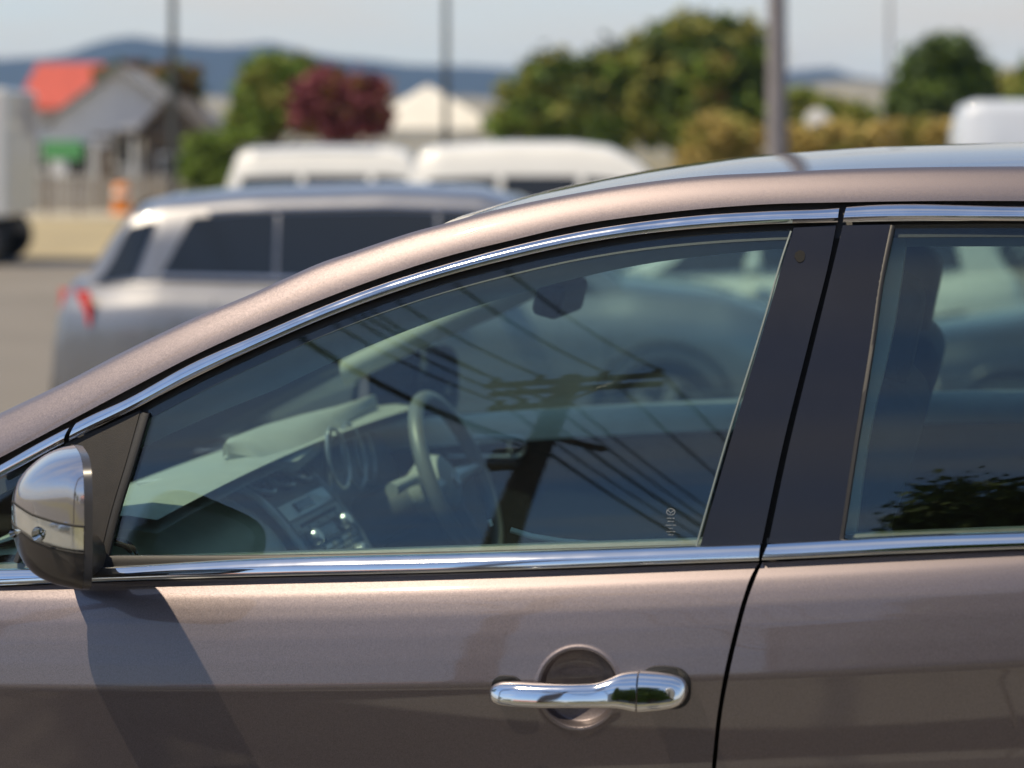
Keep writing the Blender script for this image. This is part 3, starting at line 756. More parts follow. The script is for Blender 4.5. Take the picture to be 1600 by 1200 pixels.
def stack_box(s0, s1, t0, t1, h_, name, m, parent=None):
    A = [stackpt(s0, t0, h_), stackpt(s0, t1, h_), stackpt(s1, t1, h_), stackpt(s1, t0, h_)]
    B = [stackpt(s0, t0, -.004), stackpt(s0, t1, -.004), stackpt(s1, t1, -.004), stackpt(s1, t0, -.004)]
    o = MB().add(A+B, [(3,2,1,0),(4,5,6,7),(0,1,5,4),(1,2,6,5),(2,3,7,6),(3,0,4,7)]).build(name, m, parent or stack)
    return o
def stack_ring(s, t, r, name, m, tube=.004, off=.004, fill=None):
    c_ = stackpt(s, t, off); p1 = stackpt(min(1, s+.02), t, off)-c_; p1 /= np.linalg.norm(p1); p2 = np.array([0,1.,0])
    o = MB().tube([c_+r*(p1*math.cos(q)+p2*math.sin(q)) for q in np.linspace(0, 2*math.pi, 33)[:-1]], tube, 8, closed=True).build(name, m, stack, True)
    if fill is not None:
        nn = np.cross(p2, p1); nn = nn if nn[0] > 0 else -nn
        mb_ = MB()
        for k in range(-2, 3):
            hw_ = math.sqrt(max(0, 1-(k/3)**2))*r
            cc_ = c_+p1*k*r/3-nn*.006; mb_.prism([cc_-p2*hw_, cc_+p2*hw_, cc_+p2*hw_+nn*.006+p1*.003, cc_-p2*hw_+nn*.006+p1*.003], p1*.002)
        mb_.build('vent_blade', DISPL, o)
        c2_ = c_-nn*.008; MB().add([c2_+r*(p1*math.cos(q)+p2*math.sin(q)) for q in np.linspace(0, 2*math.pi, 25)[:-1]], [tuple(range(24))]).build('vent_well', DARK, o)
    return o
for s_, t_ in ((.20,.17),(.21,.50),(.22,.83)): stack_ring(s_, t_, .037, 'air_vent', SILVER, .0045, .006, 1)
stack_box(.40, .50, .06, .94, .004, 'display_panel', SILVER)
stack_box(.42, .48, .30, .60, .007, 'hazard_switch', DISPL)
stack_box(.52, .60, .05, .95, .005, 'radio_panel', DASHM)
stack_box(.545, .565, .15, .85, .0065, 'disc_slot', DARK)
for t_ in (.12, .3, .48, .66, .84): stack_box(.575, .593, t_-.05, t_+.05, .008, 'radio_button', DASHM)
for t_ in (.2, .8):
    c_ = stackpt(.65, t_, .003); n_ = stackpt(.65, t_, .02)-c_
    MB().lathe([(.016,0),(.015,.012),(.012,.016),(0,.016)], c_, n_, 20).build('radio_knob', SILVER, stack, True)
stack_box(.62, .70, .36, .64, .006, 'radio_screen', DISPL)
for i_, s_ in enumerate((.73,.765,.80)):
    for t_ in (.18,.34,.5,.66,.82): stack_box(s_-.012, s_+.012, t_-.06, t_+.06, .006, 'climate_button', DASHM if (i_+int(t_*10)) % 3 else SILVER)
for t_ in (.22,.5,.78):
    c_ = stackpt(.86, t_, .003); n_ = stackpt(.86, t_, .02)-c_
    MB().lathe([(.019,0),(.018,.014),(.014,.018),(0,.018)], c_, n_, 20).build('climate_knob', SILVER, stack, True)
# hood over the instruments
fe = [(348,699,.70),(356,686,.78),(410,665,.95),(470,648,1.10),(530,634,1.28),(580,623,1.44)]
bk = [(358,708,.70),(405,716,.72),(462,722,.80),(500,692,.98),(545,655,1.22),(590,627,1.46)]
def c3(c): return rs([tuple(P(a_, b_, y_)) for a_, b_, y_ in c], 30)
def rs3(c, n):
    c = np.array(c, float); s_ = np.linspace(0, 1, len(c)); return np.stack([np.interp(np.linspace(0,1,n), s_, c[:, k]) for k in range(3)], 1)
FE = rs3([P(a_, b_, y_) for a_, b_, y_ in fe], 30); BK = rs3([P(a_, b_, y_) for a_, b_, y_ in bk], 30)
rows_ = np.array([FE*(1-v)+BK*v+np.array([0,0,.012*math.sin(math.pi*v)]) for v in np.linspace(0, 1, 9)])
mb = MB().grid(rows_, flip=True); r2_ = rows_-np.array([0,0,.018]); mb.grid(r2_)
mb.grid(np.stack([rows_[-1], r2_[-1]]), flip=True); mb.grid(np.stack([rows_[0], r2_[0]])); mb.grid(np.stack([rows_[:, 0], r2_[:, 0]]), flip=True); mb.grid(np.stack([rows_[:, -1], r2_[:, -1]]))
mb.build('instrument_hood', DASHM, dash, True, 50)
# instrument pods, rings facing the driver
for (cx, cy, y_, r_) in ((552,712,1.16,.062),(528,716,1.02,.055),(570,712,1.32,.055)):
    c_ = P(cx, cy, y_)
    MB().tube([c_+np.array([.25*r_*math.sin(q)*-1, r_*math.cos(q), r_*math.sin(q)]) for q in np.linspace(0, 2*math.pi, 41)[:-1]], .0032, 6, closed=True).build('instrument_ring', SILVER, dash, True)
MB().tube([P(516,668,1.0), P(511,700,1.0), P(511,740,1.0), P(514,768,1.0)], [.004,.008,.009,.005], 8).build('silver_edge', SILVER, dash, True)
# steering wheel
hub = P(714, 748, 1.24); rk = math.radians(24); axn = np.array([math.cos(rk), .0, math.sin(rk)]); axn /= np.linalg.norm(axn)
e1 = np.cross([0,0,1.], axn); e1 /= np.linalg.norm(e1); e2 = np.cross(axn, e1)
sw = MB().tube([hub+.170*(e1*math.cos(q)+e2*math.sin(q)) for q in np.linspace(0, 2*math.pi, 73)[:-1]], .0155, 14, closed=True).build('steering_wheel', LEATHER, car, True, 60)
MB().lathe([(0,.028),(.03,.026),(.055,.014),(.066,-.008),(.060,-.035),(.045,-.06)], hub-axn*.03, axn, 28).build('airbag_cover', DASHM, sw, True)
for q in (0, math.pi, -math.pi/2):
    d_ = e1*math.cos(q)+e2*math.sin(q); MB().tube([hub-axn*.03+d_*.05, hub-axn*.012+d_*.12, hub+d_*.166], [.022,.013,.010], 10).build('spoke', SILVER if q != -math.pi/2 else DASHD, sw, True)
eb = hub-axn*.001; em = MB().tube([eb+(.019*e1*math.cos(q)+.015*e2*math.sin(q)) for q in np.linspace(0, 2*math.pi, 33)[:-1]], .0018, 6, closed=True)
em.tube([eb-e1*.016+e2*.006, eb-e1*.006+e2*.003, eb-e2*.005, eb+e1*.006+e2*.003, eb+e1*.016+e2*.006], .0018, 6)
em.build('winged_emblem', CHROME, sw, True)
MB().tube([hub-axn*.05, hub-axn*.30+np.array([0,0,-.02])], [.045,.06], 16).build('steering_column', DASHD, car, True)
MB().tube([P(665,745,1.20), P(640,752,1.10), P(612,766,1.02)], [.012,.011,.014], 10).build('indicator_stalk', DASHM, car, True)
# interior mirror
c_ = P(876, 462, .86)
bevel(MB().box(c_, (.05,.22,.062), Matrix.Rotation(.25, 3, 'Y')).build('rear_view_mirror', PLASTIC, car), .012, 3)
MB().tube([c_+np.array([-.02,0,.02]), c_+np.array([-.05,0,.075])], .010, 8).build('mirror_stem', PLASTIC, car)
# seats
def seat(yc, name='seat'):
    root = None
    def slab(cx, cz, wx, wy, wz, rot, nm, parent, m=SEATM, bv=.05):
        o = MB().box((cx, yc, cz), (wx, wy, wz), Matrix.Rotation(rot, 3, 'Y')).build(nm, m, parent)
        o.data.polygons.foreach_set('use_smooth', [True]*6); bevel(o, bv, 5); return o
    b = slab(.385, 1.00, .15, .47, .62, math.radians(17), 'seat_back', car, bv=.06)
    slab(.20, .70, .52, .50, .16, math.radians(-6), 'seat_cushion', b)
    hr_ = slab(.470, 1.345, .10, .26, .19, math.radians(12), 'head_restraint', b, bv=.045)
    mb_ = MB()
    for s_ in (-.07,.07): mb_.tube([(.450, yc+s_, 1.24), (.470, yc+s_, 1.32)], .006, 8)
    mb_.build('restraint_post', SILVER, b)
    return b
seat(.42); seat(W-.42)
o = MB().box((1.28, W/2, 1.02), (.16, 1.25, .62), Matrix.Rotation(.3, 3, 'Y')).build('rear_bench', SEATM, car); bevel(o, .05, 4)
o = MB().box((1.00, W/2, .66), (.5, 1.25, .2)).build('rear_bench', SEATM, car); bevel(o, .05, 4)
for yc in (.45, W/2, W-.45):
    o = MB().box((1.40, yc, 1.36), (.09, .26, .15), Matrix.Rotation(.25, 3, 'Y')).build('head_restraint', SEATM, car); bevel(o, .035, 4)
MB().tube([P(215,758,.55), P(260,752,.58), P(300,750,.62), P(340,752,.67), P(366,760,.70)], .006, 8).build('silver_edge', MATS['pale_console_edge'], dash, True)
MB().tube([P(798,828,.30), P(830,838,.30), P(880,846,.30), P(950,852,.30), P(1050,851,.30), P(1090,849,.30)], .0045, 8).build('pale_edge_strip', mat('pale_strip', (.6,.62,.55), .6), car, True)  # thin pale tube following the lower edge of the front window
MB().tube([P(764,812,.34), P(768,822,.34)], .004, 6).build('seatbelt_buckle', SILVER, car, True)
MB().tube([P(1354,756,.42), P(1364,722,.42)], .006, 8).build('recline_lever', SILVER, car, True)
MB().tube([P(1397,775,.42), P(1403,758,.42)], .006, 8).build('belt_tongue', SILVER, car, True)
# etched mark low in the rear corner of the front glass
et = MB(); ETM = mat('etched_mark', (.22,.24,.25), .7)
def ep(px, py): return onS(np.array([px]), np.array([py]), -.0112)[0]
et.tube([ep(1046+6.5*math.cos(q), 802+5*math.sin(q)) for q in np.linspace(0, 2*math.pi, 21)[:-1]], .0004, 4, closed=True)
et.tube([ep(1040.5,800), ep(1043.5,801), ep(1046,804), ep(1048.5,801), ep(1051.5,800)], .0004, 4)
for k_, (w_, y_) in enumerate(((6,812),(5,817),(8,823),(3,828),(7,833),(4,838))):
    et.tube([ep(1046-w_, y_), ep(1046+w_*.2, y_)], .0003, 4); et.tube([ep(1046+w_*.4, y_), ep(1046+w_, y_)], .0003, 4)
et.build('glass_etching', ETM, car)

# ------------------------------------------------------------------ ground
def BG(px, Z, z=0.): p = CAM+Z*view+((px-800)/F*Z)*right; return np.array([p[0], p[1], z])
def zat(py, Z): return H+(235-py)/F*Z
def gz(x, y):
    y = np.asarray(y, float); s = np.clip((y-1.6)/7.0, 0, 1); return -.27*s*s*(3-2*s)
GY = -.27
def sheet(name, xs, ys, off, m, rz=0, wob=0):
    xs = np.asarray(xs, float); ys = np.asarray(ys, float)
    Gq = np.array([[(x, y, float(gz(x, y))+off) for x in xs] for y in ys]); return tag(MB().grid(Gq, flip=False).build(name, m, None, True), kind='structure')
def speckle(sc, amt, crack=False):
    def f(nt, b, t):
        c = b.inputs['Base Color'].default_value[:]
        n = nt.nodes.new('ShaderNodeTexNoise'); n.inputs['Scale'].default_value = sc; n.inputs['Detail'].default_value = 12; n.inputs['Roughness'].default_value = .7
        nt.links.new(t.outputs['Object'], n.inputs['Vector'])
        n2 = nt.nodes.new('ShaderNodeTexNoise'); n2.inputs['Scale'].default_value = .35; n2.inputs['Detail'].default_value = 5; nt.links.new(t.outputs['Object'], n2.inputs['Vector'])
        a = nt.nodes.new('ShaderNodeMath'); a.operation = 'ADD'; nt.links.new(n.outputs[0], a.inputs[0]); nt.links.new(n2.outputs[0], a.inputs[1])
        r = nt.nodes.new('ShaderNodeMapRange'); r.inputs[1].default_value = .6; r.inputs[2].default_value = 1.4; r.inputs[3].default_value = 1-amt; r.inputs[4].default_value = 1+amt; nt.links.new(a.outputs[0], r.inputs[0])
        x = nt.nodes.new('ShaderNodeMix'); x.data_type = 'RGBA'; x.blend_type = 'MULTIPLY'; x.inputs['Factor'].default_value = 1; x.inputs['A'].default_value = c; nt.links.new(r.outputs[0], x.inputs['B']); nt.links.new(x.outputs['Result'], b.inputs['Base Color'])
    return f
ASPH = mat('worn_asphalt', (.15,.138,.122), .9, fn=speckle(30, .22), bump=(200,.002))
ASPH2 = mat('road_asphalt', (.09,.088,.085), .9, fn=speckle(30, .25))
CONC = mat('pale_concrete', (.112,.11,.102), .9, fn=speckle(12, .18))
DRYG = mat('dry_grass', (.28,.235,.14), .95, fn=speckle(8, .35))
VERGE = mat('verge_grass', (.15,.14,.06), .95, fn=speckle(8, .35))
GRND = mat('field_grass', (.17,.15,.085), .95, fn=speckle(2, .4))
big = np.r_[-4100,-2500,-900,-300,-90,-30,np.linspace(-12, 12, 7),30,90,300,900,2500,4100]
sheet('ground', big, np.r_[-4100,-2000,-400,-80,-20,-5,0,np.linspace(1.6, 8.6, 12),15,40,120,500,2000,4100], -.03, GRND)
sheet('car_park', np.linspace(-70, 70, 15), np.r_[-1.1, 0, np.linspace(1.6, 8.6, 15), 12, 20, 31], 0, ASPH)
sheet('dry_verge', np.linspace(-90, 90, 9), [31.2, 40, 51], -.006, DRYG)
sheet('far_road', np.linspace(-90, 90, 9), [51.1, 60], 0, mat('pale_gravel', (.33,.31,.26), .9))
sheet('footpath', np.linspace(-60, 60, 13), [-3.6, -2.4, -1.25], .12, CONC)
kb = MB()
for i in range(24): kb.box((-24+2*i, -1.175, .03), (1.99, .15, .20))
kb = None
KM = mat('kerb_concrete', (.36,.35,.31), .85, fn=speckle(16, .2))
kme = None
for i in range(-12, 12):
    if kme is None:
        o = MB().box((0, 0, 0), (1.985, .145, .22)).build('kerb_stone', KM, None); kme = o.data; bevel(o, .012)
        kroot = empty('kerb', (0, -1.175, 0)); tag(kroot, 'pale concrete kerb between the parked SUV and the footpath', 'kerb')
    else:
        o = bpy.data.objects.new('kerb_stone', kme); COL.objects.link(o)
    o.parent = kroot; o.location = (i*2.0, 0, .03)
sheet('grass_verge', np.linspace(-60, 60, 13), [-7.4, -5, -3.65], .10, VERGE)
sheet('street', np.linspace(-90, 90, 13), [-16.5, -12, -7.6], .002, ASPH2)
sheet('far_footpath', np.linspace(-60, 60, 13), [-18.4, -16.6], .10, CONC)
# painted bay lines in the car park
LINE = mat('worn_white_paint', (.6,.6,.57), .8, fn=speckle(60, .3))
for k in range(6):
    x_ = -9+2.7*k
    Gq = np.array([[(x_+dx_, y_, float(gz(x_, y_))+.004) for dx_ in (0, .1)] for y_ in np.linspace(2.8, 8.0, 10)])
    tag(MB().grid(Gq, flip=False).build('bay_line', LINE, None), kind='structure')

# hazy summer air
hzb = MB().box((0, 0, 75), (8300, 8300, 170)).build('haze', None, None)
hm_ = bpy.data.materials.new('haze_air'); hm_.use_nodes = True; hm_.node_tree.nodes.clear()
ho = hm_.node_tree.nodes.new('ShaderNodeOutputMaterial'); hv = hm_.node_tree.nodes.new('ShaderNodeVolumePrincipled')
hv.inputs['Color'].default_value = (.30,.55,1.0,1); hv.inputs['Density'].default_value = .00014; hv.inputs['Anisotropy'].default_value = .1
hm_.node_tree.links.new(hv.outputs[0], ho.inputs['Volume']); hzb.data.materials.clear(); hzb.data.materials.append(hm_); hzb['kind'] = 'stuff'
# hills
def ridge(name, pts, Z, depth, m):
    q = np.linspace(pts[0][0], pts[-1][0], 220); py = lin(pts, q)
    nzv = sum(np.sin(q*f_+p_)*a_ for f_, p_, a_ in ((.021,1,1.6),(.047,2,1.0),(.11,.3,.5),(.23,1.1,.3)))
    top_ = np.array([BG(a_, Z, zat(b_+c_, Z)) for a_, b_, c_ in zip(q, py, nzv)])
    rows_ = []
    for k, v in enumerate(np.linspace(0, 1, 14)):
        r_ = top_.copy(); dp = (1-v)*-depth
        r_[:, :2] += view[:2]*dp; r_[:, 2] = (GY-2)+(top_[:, 2]-GY+2)*(v**1.3)*(1+.06*np.sin(q*.03+k*1.7)*(1-v)); rows_.append(r_)
    for v in (.5, 0):
        r_ = top_.copy(); r_[:, :2] += view[:2]*depth*(1-v); r_[:, 2] = (GY-2)+(top_[:, 2]-GY+2)*v; rows_.append(r_)
    return tag(MB().grid(np.array(rows_), flip=False).build(name, m, None, True), kind='structure')
HILLM = mat('haze_blue_forest', (.016,.028,.036), .95, fn=speckle(.02, .4))  # forest tone with the haze's blue put into the base colour
HILLM2 = mat('dry_hill', (.20,.18,.12), .95, fn=speckle(.02, .3))
ridge('hills', [(-3200,120),(-1500,60),(-600,70),(-200,84),(0,90),(90,88),(150,66),(200,58),(260,62),(330,72),(420,66),(480,84),(560,92),(650,100),(760,106),(850,108),(950,125),(1100,140),(1180,120),(1240,108),(1300,106),(1350,124),(1450,130),(1700,110),(2500,60),(4500,100)], 2600, 700, HILLM)
ridge('low_hills', [(-2500,180),(0,170),(300,150),(700,152),(900,160),(1230,132),(1330,126),(1420,136),(1560,104),(1650,96),(2500,150),(4000,190)], 1500, 300, HILLM2)

# ------------------------------------------------------------------ trees
def leafmat(name, c, v=.35):
    return mat(name, c, .75, noise=(.9,v), spec=.25)
LM = {k: leafmat('leaf_'+k, c) for k, c in dict(green=(.13,.19,.03), dark=(.065,.10,.028), olive=(.20,.20,.045), red=(.19,.052,.062), bronze=(.19,.10,.035), gold=(.38,.29,.09), lime=(.16,.24,.04)).items()}
BARK = mat('bark', (.11,.085,.06), .9, noise=(20,.3), bump=(60,.01))
def crown(name, clumps, mats, n, leaf, parent):
    """clumps: (centre, radius vector); leaf shaped faces spread through each clump"""
    rr = rng; tot = []; mi = []
    wts = np.array([c[1][0]*c[1][2] for c in clumps]); wts = wts/wts.sum()
    for ci, (c, r) in enumerate(clumps):
        m_ = max(8, int(n*wts[ci])); sub = max(3, m_//26)
        d = rr.normal(size=(sub, 3)); d /= np.linalg.norm(d, axis=1)[:, None]; d *= rr.uniform(.45, 1, (sub, 1))
        sc = np.array(c)+d*np.array(r)
        pts = np.repeat(sc, 26, axis=0)+rr.normal(size=(sub*26, 3))*np.array(r)*.17
        tot.append(pts); mi.append(np.repeat(rr.integers(0, len(mats), sub), 26))
    pts = np.concatenate(tot); mi = np.concatenate(mi); k = len(pts)
    a = rr.normal(size=(k, 3)); a /= np.linalg.norm(a, axis=1)[:, None]; b = np.cross(a, rr.normal(size=(k, 3))); b /= np.linalg.norm(b, axis=1)[:, None]
    s = leaf*rr.uniform(.6, 1.3, (k, 1))
    V = np.stack([pts-a*s, pts-b*s*.55, pts+a*s, pts+b*s*.55], 1).reshape(-1, 3)
    me = bpy.data.meshes.new(name); me.vertices.add(len(V)); me.vertices.foreach_set('co', V.ravel())
    me.loops.add(4*k); me.loops.foreach_set('vertex_index', np.arange(4*k)); me.polygons.add(k)
    me.polygons.foreach_set('loop_start', np.arange(0, 4*k, 4)); me.polygons.foreach_set('material_index', mi.astype(np.int32))
    for q in mats: me.materials.append(LM[q])
    me.update(calc_edges=True); me.validate()
    o = bpy.data.objects.new(name, me); COL.objects.link(o); o.parent = parent; o['kind'] = 'stuff'; return o
def tree(label, loc, h, cr, mats, n=5000, leaf=.12, clumps=None, trunk=.22, name='tree', group=None, cat='tree', low=.28):
    root = empty(name, loc); tag(root, label, cat, group)
    rr = random.Random(hash(label) % 999 if False else sum(map(ord, label)))
    cl = clumps or []
    if not cl:
        for k in range(11):
            a = rr.uniform(0, 6.28); e = rr.uniform(0, 1); zc_ = h*(low+.12+(.80-low-.12)*e); rad = cr*(.62 if e > .7 else .72)*math.sqrt(max(.1, 1-abs(e-.4)**2))*rr.uniform(.4, .9)
            cl.append(((rad*math.cos(a), rad*math.sin(a), zc_), (cr*rr.uniform(.34,.52),)*2+(h*rr.uniform(.12,.19),)))
    mb_ = MB(); mb_.tube([(0,0,-.1),(.03*h*.2,0,h*.2),(0,.02*h,h*.45),(0,0,h*.75)], [trunk,trunk*.8,trunk*.6,trunk*.15], 10)
    t_ = mb_.build('trunk', BARK, root, True)
    for c, r in cl[:8]:
        c = np.array(c, float); z0 = min(h*.42, c[2]*.6); MB().tube([(0,0,z0), c*.5+np.array([0,0,z0*.5]), c], [trunk*.45,trunk*.28,trunk*.08], 7).build('limb', BARK, t_, True)
    crown('crown', cl, mats, n, leaf, root)
    return root
def ptree(label, Z, px0, px1, pytop, mats, n=6000, leaf=.12, extra=None, **k):
    """tree spanning px0..px1 with its top at pytop, at distance Z"""
    h = zat(pytop, Z)-GY; c = (px0+px1)/2; cr = (px1-px0)/2/F*Z
    return tree(label, BG(c, Z, GY), h, cr, mats, n, leaf, **k)
def cls(Z, px, lst):
    """clumps given as (px, py, rx px, rz px)"""
    o_ = []
    for a_, b_, rx, rz_ in lst:
        rx *= 1.14; rz_ *= 1.12
        o_.append((tuple(np.array([ (a_-px)/F*Z*right[0], (a_-px)/F*Z*right[1]+random.uniform(-.3,.3)*rx/F*Z, zat(b_, Z)-GY])), (rx/F*Z, rx/F*Z, rz_/F*Z)))
    return o_
Zt = 62
tree('tall dense green tree with bronze tinged leaves, largest in the background', BG(1080, Zt, GY), zat(18, Zt)-GY, 2.6, ['green','dark','olive','dark'], 15000, .17,
     clumps=cls(Zt, 1080, [(1085,62,62,40),(1010,98,55,40),(1150,95,55,50),(1080,120,70,45),(1000,150,60,45),(1160,160,60,50),(1090,185,80,40),(975,190,45,40),(1180,60,30,28),(1120,40,30,20),(960,130,40,40),(945,175,50,44)]), trunk=.35)
bz = tree('small bronze leaved tree in front of the tallest green tree', BG(1110, 60, GY), zat(95, 60)-GY, 1.0, ['bronze','olive','green'], 1800, .15, clumps=cls(60, 1110, [(1112,112,24,24),(1115,160,18,22),(1100,140,16,16)]), trunk=.12)
tree('rounded green tree left of the tallest green tree', BG(870, 64, GY), zat(85, 64)-GY, 2, ['green','green','olive','dark'], 9000, .17,
     clumps=cls(64, 870, [(870,120,50,34),(815,165,42,36),(930,130,40,40),(860,180,60,40),(800,195,32,26),(930,190,50,36)]), trunk=.3)
tree('bright green bushy tree beside the dark red tree', BG(430, 60, GY), zat(88, 60)-GY, 2, ['green','lime','olive'], 8000, .16,
     clumps=cls(60, 430, [(440,115,50,26),(395,150,32,30),(440,160,55,34),(480,120,30,24),(400,190,40,26),(500,185,40,26)]), trunk=.25)
tree('dark red leaved tree between the green tree and the white gable', BG(535, 56, GY), zat(105, 56)-GY, 2, ['red','red','bronze','red'], 6500, .15,
     clumps=cls(56, 535, [(510,138,44,30),(560,155,40,32),(480,165,30,30),(530,185,60,28),(585,180,28,26)]), trunk=.22)
tree('olive tree behind the red roofed house', BG(250, 74, GY), zat(92, 74)-GY, 2, ['olive','dark','bronze'], 5000, .17,
     clumps=cls(74, 250, [(215,115,45,20),(265,125,40,22),(180,118,25,14),(290,160,28,34),(235,150,36,22)]), trunk=.25)
tree('dark green tree near the tilted street lamp', BG(1480, 66, GY), zat(52, 66)-GY, 2, ['dark','green','dark'], 7500, .17,
     clumps=cls(66, 1480, [(1480,85,45,28),(1440,120,32,34),(1520,120,36,34),(1480,150,60,34),(1545,160,30,26),(1420,165,34,34)]), trunk=.28)
tree('olive hedge tree right of the concrete post', BG(1300, 58, GY), zat(140, 58)-GY, 2, ['olive','green'], 3500, .15,
     clumps=cls(58, 1300, [(1250,160,32,20),(1310,175,34,20),(1350,182,24,16),(1265,195,36,20)]), trunk=.15)
tree('green tree at the far edge beyond the white van', BG(1620, 60, GY), zat(95, 60)-GY, 2, ['olive','green'], 3500, .16,
     clumps=cls(60, 1620, [(1610,130,36,28),(1650,110,40,34),(1600,160,30,22),(1660,160,50,30)]), trunk=.2)
for lb, px_, Z_, cl_ in (('golden leaved shrub, broad and round, left of the concrete post', 1135, 44, [(1125,212,46,26),(1168,222,40,22),(1092,232,30,18)]),
                    ('golden leaved shrub just right of the concrete post', 1290, 46, [(1250,218,40,20),(1310,214,40,20),(1350,216,32,18)]),
                    ('golden leaved shrub next to the white van', 1420, 46, [(1398,212,38,20),(1445,210,38,20),(1478,216,26,18)])):
    tree(lb, BG(px_, Z_, GY), zat(200, Z_)-GY, 1, ['gold','gold','gold','olive'], 5000, .10, clumps=cls(Z_, px_, cl_+[(a_, b_+32, c_, 20) for a_, b_, c_, d_ in cl_]), trunk=.06, name='shrub', cat='shrub')
tree('lime green clipped shrub beside the white four wheel drive', BG(345, 52, GY), zat(200, 52)-GY, 1, ['lime','green'], 3000, .10, clumps=cls(52, 345, [(330,225,34,20),(375,215,30,16),(310,265,26,30),(350,262,40,30)]), trunk=.06, name='shrub', cat='shrub')

# ------------------------------------------------------------------ buildings beyond the car park
WALLW = mat('painted_weatherboard', (.66,.66,.66), .7, noise=(2,.1)); GLS = mat('window_glass', (.03,.035,.04), .08)
TERR = mat('red_orange_roof', (.38,.06,.035), .6, noise=(3,.25)); WHITER = mat('white_roof', (.62,.60,.54), .6, noise=(2,.1)); DKW = mat('brown_timber', (.11,.085,.065), .8, noise=(8,.3))
FRM = mat('white_frame', (.7,.7,.68), .5)
def win(parent, c, w, h_, ax, nm='window', face=-1):
    """window in a wall facing local -y: glass with a frame round it"""
    o = MB().box((c[0], c[1]+face*.02, c[2]), (w, .04, h_)).build(nm, GLS, parent)
    fr_ = MB(); y_ = c[1]+face*.045
    for dx_ in (-w/2, 0, w/2): fr_.box((c[0]+dx_, y_, c[2]), (.07, .06, h_+.07))
    for dz_ in (-h_/2, h_/2): fr_.box((c[0], y_-.003, c[2]+dz_), (w+.16, .06, .08))
    fr_.build('frame', FRM, o); return o
def house(label, px, Z, w, d, eave, ridge_, wall, roofm, rz=YAW, gable=False, name='house', wins=(), door=None, over=.35):
    r = empty(name, BG(px, Z, GY), rz); tag(r, label, 'house' if name == 'house' else 'building')
    b = MB()
    if gable:   # ridge runs away from the camera
        b.prism([(-w/2,0,0),(w/2,0,0),(w/2,0,eave),(0,0,ridge_),(-w/2,0,eave)], (0,d,0)); b.build('wall', wall, r)
        for s in (-1, 1):
            a_ = np.array([s*(w/2+over), -over, eave-over*(ridge_-eave)/(w/2)]); t_ = np.array([0, -over, ridge_])
            MB().prism([a_+[0,0,.02], t_+[0,0,.02], t_+[0,0,.16], a_+[0,0,.16]], (0, d+2*over, 0)).build('roof', roofm, r)
    else:
        b.prism([(-w/2,0,0),(-w/2,d,0),(-w/2,d,eave),(-w/2,d/2,ridge_),(-w/2,0,eave)], (w,0,0)); b.build('wall', wall, r)
        for s in (-1, 1):
            a_ = np.array([-w/2-over, d/2+s*(d/2+over), eave-over*(ridge_-eave)/(d/2)]); t_ = np.array([-w/2-over, d/2, ridge_])
            MB().prism([a_+[0,0,.02], t_+[0,0,.02], t_+[0,0,.16], a_+[0,0,.16]], (w+2*over, 0, 0)).build('roof', roofm, r)
    for cx, cz, ww, hh in wins: win(r, (cx, 0, cz), ww, hh, 0)
    if door:
        dd = MB().box((door[0], -.03, 1.0), (.9, .06, 2.0)).build('door', DKW, r); MB().box((door[0]+.35, -.09, 1.0), (.04, .06, .14)).build('handle', SILVER, dd)
    return r
h1 = house('pale grey gabled house with a dark porch, in front of the red roof', 185, 68, 4.3, 9, 2.9, 4.5, WALLW, mat('grey_iron_roof', (.22,.22,.22), .6), gable=True, wins=[(-1.3,1.6,.8,1.1),(.2,2.0,.7,1.2),(1.4,1.5,.9,1.2)], door=(-.45,))
MB().box((.9, -1.2, 2.35), (2.6, 2.2, .10)).build('porch_roof', DKW, h1)
for x_ in (-.3, .9, 2.1): MB().box((x_, -2.2, 1.15), (.12, .12, 2.3)).build('porch_post', FRM, h1)
house('house with a bright red orange roof behind the grey gable', 97, 78, 2.7, 7, 3.5, 5.15, WALLW, TERR, wins=[(-.8,1.7,.8,1.1)], door=(.6,))
mq = empty('marquee', BG(668, 66, GY), YAW+.25); tag(mq, 'white peaked marquee roof beyond the dark red tree', 'marquee')
zz_ = zat(202, 66)-GY; zp_ = zat(133, 66)-GY; a_ = 2.1
mb = MB()
for k in range(4):
    q0 = np.array([math.cos(math.pi/4+k*math.pi/2), math.sin(math.pi/4+k*math.pi/2)])*a_*1.3; q1 = np.array([math.cos(math.pi/4+(k+1)*math.pi/2), math.sin(math.pi/4+(k+1)*math.pi/2)])*a_*1.3
    g_ = []
    for v in np.linspace(0, 1, 8): w_ = (1-v)**.95; g_.append([(q0[0]*(1-u_)*w_+q1[0]*u_*w_, q0[1]*(1-u_)*w_+q1[1]*u_*w_, zz_+(zp_-zz_)*v) for u_ in (0,.5,1)])
    mb.grid(np.array(g_))
mb.build('canopy', WHITER, mq, True, 20)
MB().box((0,0,zz_-.14), (a_*1.84,a_*1.84,.26)).build('valance', WHITER, mq)
for sx_ in (-1,1):
    for sy_ in (-1,1): MB().box((sx_*a_*.88, sy_*a_*.88, zz_/2), (.08,.08,zz_)).build('leg', FRM, mq)
house('brown timber shed beside the grey gabled house', 268, 66, 1.7, 4, 2.6, 3.5, DKW, mat('brown_roof', (.12,.10,.08), .8), gable=True, name='shed', wins=[(0,1.4,.7,.7)])
house('low pale shed under the distant hills right of the post', 1360, 90, 4.0, 5, 1.8, 2.6, mat('pale_shed', (.4,.4,.4), .7), mat('pale_shed_roof', (.45,.45,.45), .5), name='shed', wins=[(0,1.0,.8,.6)])
